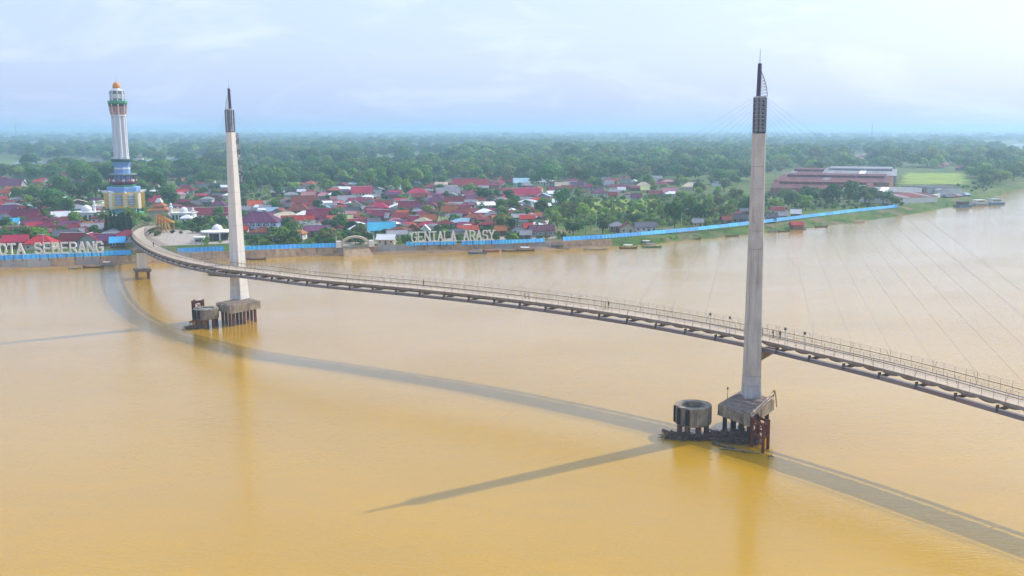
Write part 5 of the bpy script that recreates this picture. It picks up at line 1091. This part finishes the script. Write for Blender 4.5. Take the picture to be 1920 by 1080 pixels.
TT = [(910, 380, 32, 38, 'dark'), (877, 364, 22, 26, 'light'), (940, 402, 30, 30, 'mid'), (965, 402, 30, 26, 'mid'), (988, 392, 22, 26, 'lime'), (1015, 406, 32, 30, 'dark'), (855, 424, 22, 32, 'mid'), (898, 430, 20, 18, 'lime'), (945, 420, 24, 32, 'mid'), (962, 440, 34, 22, 'dark'), (752, 437, 16, 15, 'light'),
      (1052, 396, 46, 38, 'mid'), (1074, 412, 38, 46, 'olive'), (1095, 418, 40, 30, 'light'), (1187, 421, 22, 34, 'dark'), (1200, 402, 24, 40, 'light'), (1265, 430, 56, 36, 'dark'), (1075, 444, 32, 38, 'dark'), (1130, 440, 34, 28, 'dark'), (1290, 415, 48, 32, 'mid'), (1240, 412, 30, 26, 'light'), (1225, 398, 26, 30, 'lime'),
      (618, 440, 30, 38, 'dark'), (631, 452, 24, 22, 'light'), (660, 436, 24, 26, 'dark'), (533, 459, 36, 30, 'light'), (510, 455, 16, 26, 'olive'), (600, 458, 16, 26, 'mid'),
      (20, 456, 26, 44, 'mid'), (110, 447, 16, 28, 'mid'), (294, 368, 46, 36, 'dark'), (262, 372, 30, 28, 'mid'), (270, 385, 40, 26, 'dark'), (120, 372, 40, 36, 'mid'), (150, 385, 42, 38, 'dark'), (180, 370, 44, 36, 'mid'), (100, 392, 34, 40, 'mid'), (130, 405, 32, 34, 'mid'), (205, 352, 42, 34, 'dark'), (60, 382, 26, 30, 'mid'),
      (385, 425, 20, 26, 'mid'), (350, 428, 14, 26, 'mid'), (372, 424, 18, 24, 'dark'), (330, 430, 12, 24, 'mid'), (410, 414, 24, 26, 'mid'), (390, 466, 24, 12, 'light'),
      (1530, 384, 34, 40, 'dark'), (1560, 386, 42, 40, 'dark'), (1592, 384, 44, 40, 'mid'), (1622, 383, 36, 38, 'dark'), (1655, 384, 28, 34, 'dark'), (1680, 388, 20, 26, 'mid'), (1485, 390, 30, 34, 'mid'), (1452, 398, 26, 28, 'light'), (1510, 394, 20, 30, 'light'),
      (1054, 300, 36, 42, 'dark'), (1650, 312, 30, 38, 'dark'), (1680, 312, 32, 40, 'dark'), (1738, 312, 30, 46, 'dark'), (1768, 310, 24, 26, 'mid'), (1820, 330, 22, 22, 'mid'), (1862, 345, 26, 36, 'mid'), (1900, 340, 24, 34, 'mid'), (1836, 326, 22, 20, 'dark'), (735, 352, 40, 30, 'mid'), (790, 345, 34, 28, 'mid'), (580, 318, 40, 40, 'dark'), (640, 320, 36, 40, 'dark'), (725, 330, 34, 36, 'olive')]
for u, v, hp, wp, sp in TT:
    p = G(u, v); D = p.length; h = hp * D / F; tree(sp, p, h, max(.55, min(1.7, wp / hp * 1.0)))
for k in range(13):
    u = 203 + k * 3.8 + rt.uniform(-1, 1); p = G(u, 449 - (k % 3) * 3); tree('cypress', p, rt.uniform(9.5, 13.0), 1.0, False)
for u, v, hp in ((580, 460, 50), (566, 452, 36), (829, 432, 38), (1031, 444, 48), (1020, 440, 40), (1098, 440, 42), (1152, 410, 40), (1108, 432, 34), (1045, 430, 34), (905, 404, 26), (985, 410, 26), (1215, 395, 34), (640, 415, 26), (385, 470, 22), (1318, 400, 36), (330, 392, 30), (95, 430, 26), (1005, 446, 36)):
    p = G(u, v); palm(p, max(5, hp * p.length / F - 1.5))
def scatter(u0, u1, v0, v1, n, sps, h0, h1):
    c = 0
    for _ in range(n * 14):
        if c >= n: break
        u, v = rt.uniform(u0, u1), rt.uniform(v0, v1); p = G(u, v); h = rt.uniform(h0, h1)
        if inland(p.x, p.y) < 8 or not free(p.x, p.y, h * .16): continue
        tree(rt.choice(sps), p, h, rt.uniform(.85, 1.2)); c += 1
DM = ['dark', 'mid', 'mid', 'mid', 'light', 'light', 'olive', 'olive']
scatter(30, 330, 330, 402, 34, DM, 9, 15); scatter(440, 760, 328, 372, 40, DM, 9, 16); scatter(740, 1060, 358, 440, 34, DM + ['lime'], 6, 11); scatter(1060, 1420, 345, 420, 42, DM + ['light', 'light', 'lime'], 7, 13)
scatter(1430, 1700, 352, 392, 20, DM, 7, 12); scatter(-40, 245, 400, 458, 16, DM, 6, 10); scatter(470, 700, 372, 458, 22, DM, 6, 10); scatter(300, 430, 340, 415, 12, DM, 7, 11)

# far woods and low scrub: uncountable masses, scattered by geometry nodes over points
def scatter_nodes(name, pts, protos, label, cat):
    me = bpy.data.meshes.new(name); me.from_pydata([q[0] for q in pts], [], []); at = me.attributes.new('kind_index', 'INT', 'POINT'); at.data.foreach_set('value', [q[1] for q in pts])
    a2 = me.attributes.new('size', 'FLOAT_VECTOR', 'POINT'); a2.data.foreach_set('vector', [x for q in pts for x in q[2]]); a3 = me.attributes.new('turn', 'FLOAT_VECTOR', 'POINT'); a3.data.foreach_set('vector', [x for q in pts for x in (0, 0, q[3])])
    o = put(name, me); ng = bpy.data.node_groups.new(name, 'GeometryNodeTree'); ng.interface.new_socket('Geometry', in_out='INPUT', socket_type='NodeSocketGeometry'); ng.interface.new_socket('Geometry', in_out='OUTPUT', socket_type='NodeSocketGeometry')
    n, l = ng.nodes, ng.links; gi = n.new('NodeGroupInput'); go = n.new('NodeGroupOutput'); jn = n.new('GeometryNodeJoinGeometry')
    def na(nm, t):
        q = n.new('GeometryNodeInputNamedAttribute'); q.data_type = t; q.inputs['Name'].default_value = nm; return q.outputs['Attribute']
    ki, sz, tn = na('kind_index', 'INT'), na('size', 'FLOAT_VECTOR'), na('turn', 'FLOAT_VECTOR')
    for k, ob in enumerate(protos):
        cp_ = n.new('FunctionNodeCompare'); cp_.data_type = 'INT'; cp_.operation = 'EQUAL'; l.new(ki, cp_.inputs[2]); cp_.inputs[3].default_value = k
        ip = n.new('GeometryNodeInstanceOnPoints'); oi = n.new('GeometryNodeObjectInfo'); oi.inputs['Object'].default_value = ob; oi.transform_space = 'ORIGINAL'; oi.inputs['As Instance'].default_value = True
        l.new(gi.outputs[0], ip.inputs['Points']); l.new(cp_.outputs[0], ip.inputs['Selection']); l.new(oi.outputs['Geometry'], ip.inputs['Instance']); l.new(sz, ip.inputs['Scale']); l.new(tn, ip.inputs['Rotation']); l.new(ip.outputs[0], jn.inputs[0])
    l.new(jn.outputs[0], go.inputs[0]); md = o.modifiers.new('scatter', 'NODES'); md.node_group = ng
    return tag(o, label, cat, None, 'stuff')
KP = [PROTO[k] for k in PROTO if k[0] in ('dark', 'mid', 'olive', 'light')]; KN = [k[0] for k in PROTO if k[0] in ('dark', 'mid', 'olive', 'light')]
byk = {s_: [i for i, q in enumerate(KN) if q == s_] for s_ in set(KN)}
AMIN, AMAX = atan2(-1070 - 180, F), atan2(850 + 180, F)
pts = []
def wood_at(u, v, x, y):
    if v > 352: return 0
    if 1690 < u < 1815 and 318 < v < 352: return 0
    if u < 60 and 299 < v < 316: return 0
    if 20 < u < 205 and 297 < v < 323: return .07
    if 258 < u < 402 and 295 < v < 309: return .1
    if 270 < u < 335 and 284 < v < 303: return .05
    if 1585 < u < 1630 and 286 < v < 314: return 0
    if u > 1845 and v < 302 and v > 266: return 0.04
    cl = mnoise.noise(Vector((x * .0035, y * .0022, 3.3)))
    base = .95
    if u < 440: base = .75; lim = .12
    elif u > 1690: base = .42 if v > 282 else .8; lim = .1
    else: lim = .18
    if v > 338 and (u < 440 or 800 < u < 1260): base = .12
    return base if cl < lim else base * .12
for r0, r1, sp_, sc0, sc1 in ((640, 1500, 13, 1.1, 2.3), (1500, 2800, 21, 1.4, 3.0), (2800, 5500, 46, 1.7, 3.2), (5500, 12000, 105, 2.4, 4.2), (12000, 29000, 260, 4.0, 6.0)):
    n = int((AMAX - AMIN) * (r1 * r1 - r0 * r0) / 2 / (sp_ * sp_))
    for _ in range(n):
        r = math.sqrt(rt.uniform(r0 * r0, r1 * r1)); a = rt.uniform(AMIN, AMAX); x, y = sin(a) * r, cos(a) * r
        if inland(x, y) < 30: continue
        u, v = PX((x, y, LAND))
        if rt.random() > wood_at(u, v, x, y): continue
        if r < 2600 and not free(x, y, 4.5): continue
        k = rt.uniform(sc0, sc1) * (1 + .25 * mnoise.noise(Vector((x * .01, y * .01, 8)))); sp = rt.choice(['dark', 'dark', 'dark', 'mid', 'mid', 'mid', 'olive', 'light'] if mnoise.noise(Vector((x * .004, y * .004, 1))) < .15 else ['mid', 'light', 'olive'])
        pts.append(((x, y, LAND - .8), rt.choice(byk[sp]), (k * rt.uniform(.9, 1.25), k * rt.uniform(.9, 1.25), k * .92), rt.uniform(0, 6.28)))
print('far forest points', len(pts), 'trees', ntree)
scatter_nodes('far_forest', pts, KP, 'dense green woods fading into the haze behind the town', 'forest')
for u, v, r_ in ((300, 448, 12), (325, 446, 14), (350, 449, 14), (375, 450, 12), (400, 462, 12), (425, 461, 10), (345, 462, 10), (310, 458, 9)): q = G(u, v); OCC.append((q.x, q.y, r_))
pts = []
def scrub(u0, u1, v0, v1, n, s0, s1, sps):
    for _ in range(n):
        u, v = rt.uniform(u0, u1), rt.uniform(v0, v1); p = G(u, v)
        if inland(p.x, p.y) < 4 or not free(p.x, p.y, .6): continue
        k = rt.uniform(s0, s1); pts.append(((p.x, p.y, LAND - k * 2.2), rt.choice(byk[rt.choice(sps)]), (k * 1.15, k * 1.15, k), rt.uniform(0, 6.28)))
scrub(1000, 1430, 368, 425, 900, .18, .5, ['light', 'light', 'mid', 'olive']); scrub(-60, 1000, 340, 462, 2400, .2, .6, ['mid', 'light', 'dark']); scrub(1430, 1860, 345, 395, 600, .16, .42, ['mid', 'light', 'dark'])
scrub(455, 640, 452, 464, 90, .14, .26, ['mid', 'olive', 'light']); scrub(930, 1060, 438, 450, 60, .15, .3, ['mid', 'olive'])
# grass tussocks on the right bank slope
for _ in range(420):
    u = rt.uniform(1200, 1860); k = rt.random(); a = atan2(*G(u, 400, 0).xy); r, w = shore(a); q = .3 + .65 * k; kk = rt.uniform(.05, .13); rr = r + w * q; pts.append(((sin(a) * rr, cos(a) * rr, LAND * q * .75 - kk * 2), rt.choice(byk['light']), (kk * 2, kk * 2, kk), 0.0))
scatter_nodes('low_scrub', pts, KP, 'low bright green scrub and bushes between the houses and on the bank', 'scrub')

# bamboo landing stages on the bank behind the bridge, dead reeds along the quay foot
for u0, u1, v, lab in ((372, 398, 492, 'bamboo landing stage left of the left pylon, nearer one'), (402, 428, 487, 'bamboo landing stage against the left pylon'), (1188, 1212, 458, 'bamboo landing stage behind the green boat')):
    p, q = G(u0, v, 0), G(u1, v - 1, 0); T = thing('landing_stage', lab, 'landing stage', p, 0, 'bamboo landing stages'); d = q - p
    for k in range(5):
        for s2 in (0, 2.6): b = MB(); c = d * (k / 4) + Vector((0, s2, 0)); b.tube(c + Vector((0, 0, -1)), c + Vector((rt.uniform(-.1, .1), 0, rt.uniform(1.6, 3.0))), .09, .07, 5); b.build('bamboo_pole', M['pipe_white'], T)
    for s2 in (0, 2.6): b = MB(); b.beam(Vector((0, s2, 1.2)), d + Vector((0, s2, 1.2)), .14); b.build('bearer', M['wood'], T)
    for k in range(12): b = MB(); c = d * ((k + .5) / 12); b.box(c.x, c.y + 1.3, c.z + 1.32, d.length / 14, 2.9, .07); b.build('plank', M['wood'], T)
# ------------------------------------------------------------------ people on the bridge
def body_mesh(walk):
    s_ = .22 if walk else .06; V = {'pel': (0, 0, .95), 'che': (0, .02, 1.32), 'nec': (0, .02, 1.48), 'hea': (0, 0, 1.60), 'top': (0, -.01, 1.70), 'sl': (-.18, .02, 1.40), 'el': (-.24, .06, 1.14), 'hl': (-.23, -.08, .92), 'sr': (.18, .02, 1.40), 'er': (.24, .04, 1.14), 'hr': (.23, -.04, .9),
            'pl': (-.09, 0, .88), 'kl': (-.10, -s_ * .7, .50), 'al': (-.10, -s_ * .5, .08), 'tl': (-.10, -s_ * .5 - .15, .04), 'pr': (.09, 0, .88), 'kr': (.10, s_ * .1, .50), 'ar': (.10, s_, .09), 'tr': (.10, s_ - .15, .04)}
    RAD = {'pel': .14, 'che': .15, 'nec': .055, 'hea': .095, 'top': .07, 'sl': .07, 'el': .05, 'hl': .04, 'sr': .07, 'er': .05, 'hr': .04, 'pl': .09, 'kl': .065, 'al': .05, 'tl': .04, 'pr': .09, 'kr': .065, 'ar': .05, 'tr': .04}
    ks = list(V); E_ = [('pel', 'che'), ('che', 'nec'), ('nec', 'hea'), ('hea', 'top'), ('che', 'sl'), ('sl', 'el'), ('el', 'hl'), ('che', 'sr'), ('sr', 'er'), ('er', 'hr'), ('pel', 'pl'), ('pl', 'kl'), ('kl', 'al'), ('al', 'tl'), ('pel', 'pr'), ('pr', 'kr'), ('kr', 'ar'), ('ar', 'tr')]
    me = bpy.data.meshes.new('body'); me.from_pydata([V[k] for k in ks], [(ks.index(a), ks.index(b)) for a, b in E_], []); ob = put('person_body', me); md = ob.modifiers.new('skin', 'SKIN')
    for i, k in enumerate(ks): sv = me.skin_vertices[0].data[i]; sv.radius = (RAD[k], RAD[k] * (.75 if k in ('che', 'pel') else 1)); sv.use_root = (k == 'pel')
    sb = ob.modifiers.new('sub', 'SUBSURF'); sb.levels = 1; sb.render_levels = 1
    dg = bpy.context.evaluated_depsgraph_get(); dg.update(); out = bpy.data.meshes.new_from_object(ob.evaluated_get(dg)); bpy.data.objects.remove(ob); return out
BODY = [body_mesh(True), body_mesh(False)]
hb_ = MB(); hb_.lathe([(.10, 1.60), (.115, 1.66), (.10, 1.735), (.05, 1.77), (.01, 1.78)], 10, 0, .015); HAIR = hb_.mesh('hair', M['hair'])
CL = {k: mat('cloth_' + k, c, .8) for k, c in {'black': (.02, .02, .025), 'red': (.35, .04, .04), 'navy': (.03, .04, .09), 'white': (.65, .65, .65), 'denim': (.07, .10, .18), 'grey': (.2, .2, .2), 'tan': (.4, .3, .2)}.items()}
def person(label, u, o_, shirt, pants, walk, face):
    s_ = min((k * .25 for k in range(0, int(LEN * 4))), key=lambda q: abs(PX(off(q, o_, .9))[0] - u) + (0 if along(q)[0].y < 370 else 500)); p, t, n_ = along(s_)
    me = BODY[0 if walk else 1].copy(); me.materials.clear()
    for m in (CL[pants], CL[shirt], M['skin']): me.materials.append(m)
    for pl in me.polygons:
        z = pl.center.z; x = abs(pl.center.x); pl.material_index = 2 if z > 1.47 or (x > .19 and z < 1.12) or z < .06 else (1 if z > .93 else 0)
    T = thing('person', label, 'person', off(s_, o_, .003), atan2(t.y, t.x) + face, 'people walking on the bridge'); put('body', me, T); put('hair', HAIR, T)
person('person in black just right of the right pylon on the bridge', 1429, .6, 'black', 'navy', False, 1.3); person('person in red shirt and dark trousers, middle walker beside right pylon', 1450, .9, 'red', 'black', True, -1.6)
person('person in dark top, rightmost walker beside right pylon', 1463, 1.1, 'black', 'denim', False, .6); person('person in black top, right one of the pair mid-bridge', 1141, .9, 'black', 'tan', True, 1.6); person('person in white top, left one of the pair mid-bridge', 1136, .5, 'white', 'tan', True, 1.6)
person('person in tan, left one of two on the middle of the bridge', 985, .4, 'tan', 'red', True, 1.6); person('person in white and grey, right one of two on the bridge middle', 991, .2, 'white', 'grey', True, 1.6); person('lone person in black on the bridge right of the arch gate', 795, 1.6, 'black', 'navy', False, 1.6)
person('person in red on the bridge curve near the plaza', 274, .5, 'red', 'black', True, 1.6)
write_labels()

# ------------------------------------------------------------------ haze
def haze():
    m = bpy.data.materials.new('haze_air'); m.use_nodes = True; n, l = m.node_tree.nodes, m.node_tree.links; n.clear()
    o = n.new('ShaderNodeOutputMaterial'); v = n.new('ShaderNodeVolumePrincipled')
    v.inputs['Color'].default_value = (0.50, 0.77, 1.0, 1); v.inputs['Density'].default_value = 2.2e-4; v.inputs['Anisotropy'].default_value = 0.25
    l.new(v.outputs[0], o.inputs['Volume'])
    b = MB(); b.box(0, (FAR - 700) / 2 + 0, 48, FAR * 2 + 200, FAR + 1100, 100)
    h = b.build('haze', m); tag(h, 'pale blue haze over the river plain', 'haze', None, 'stuff')
haze()
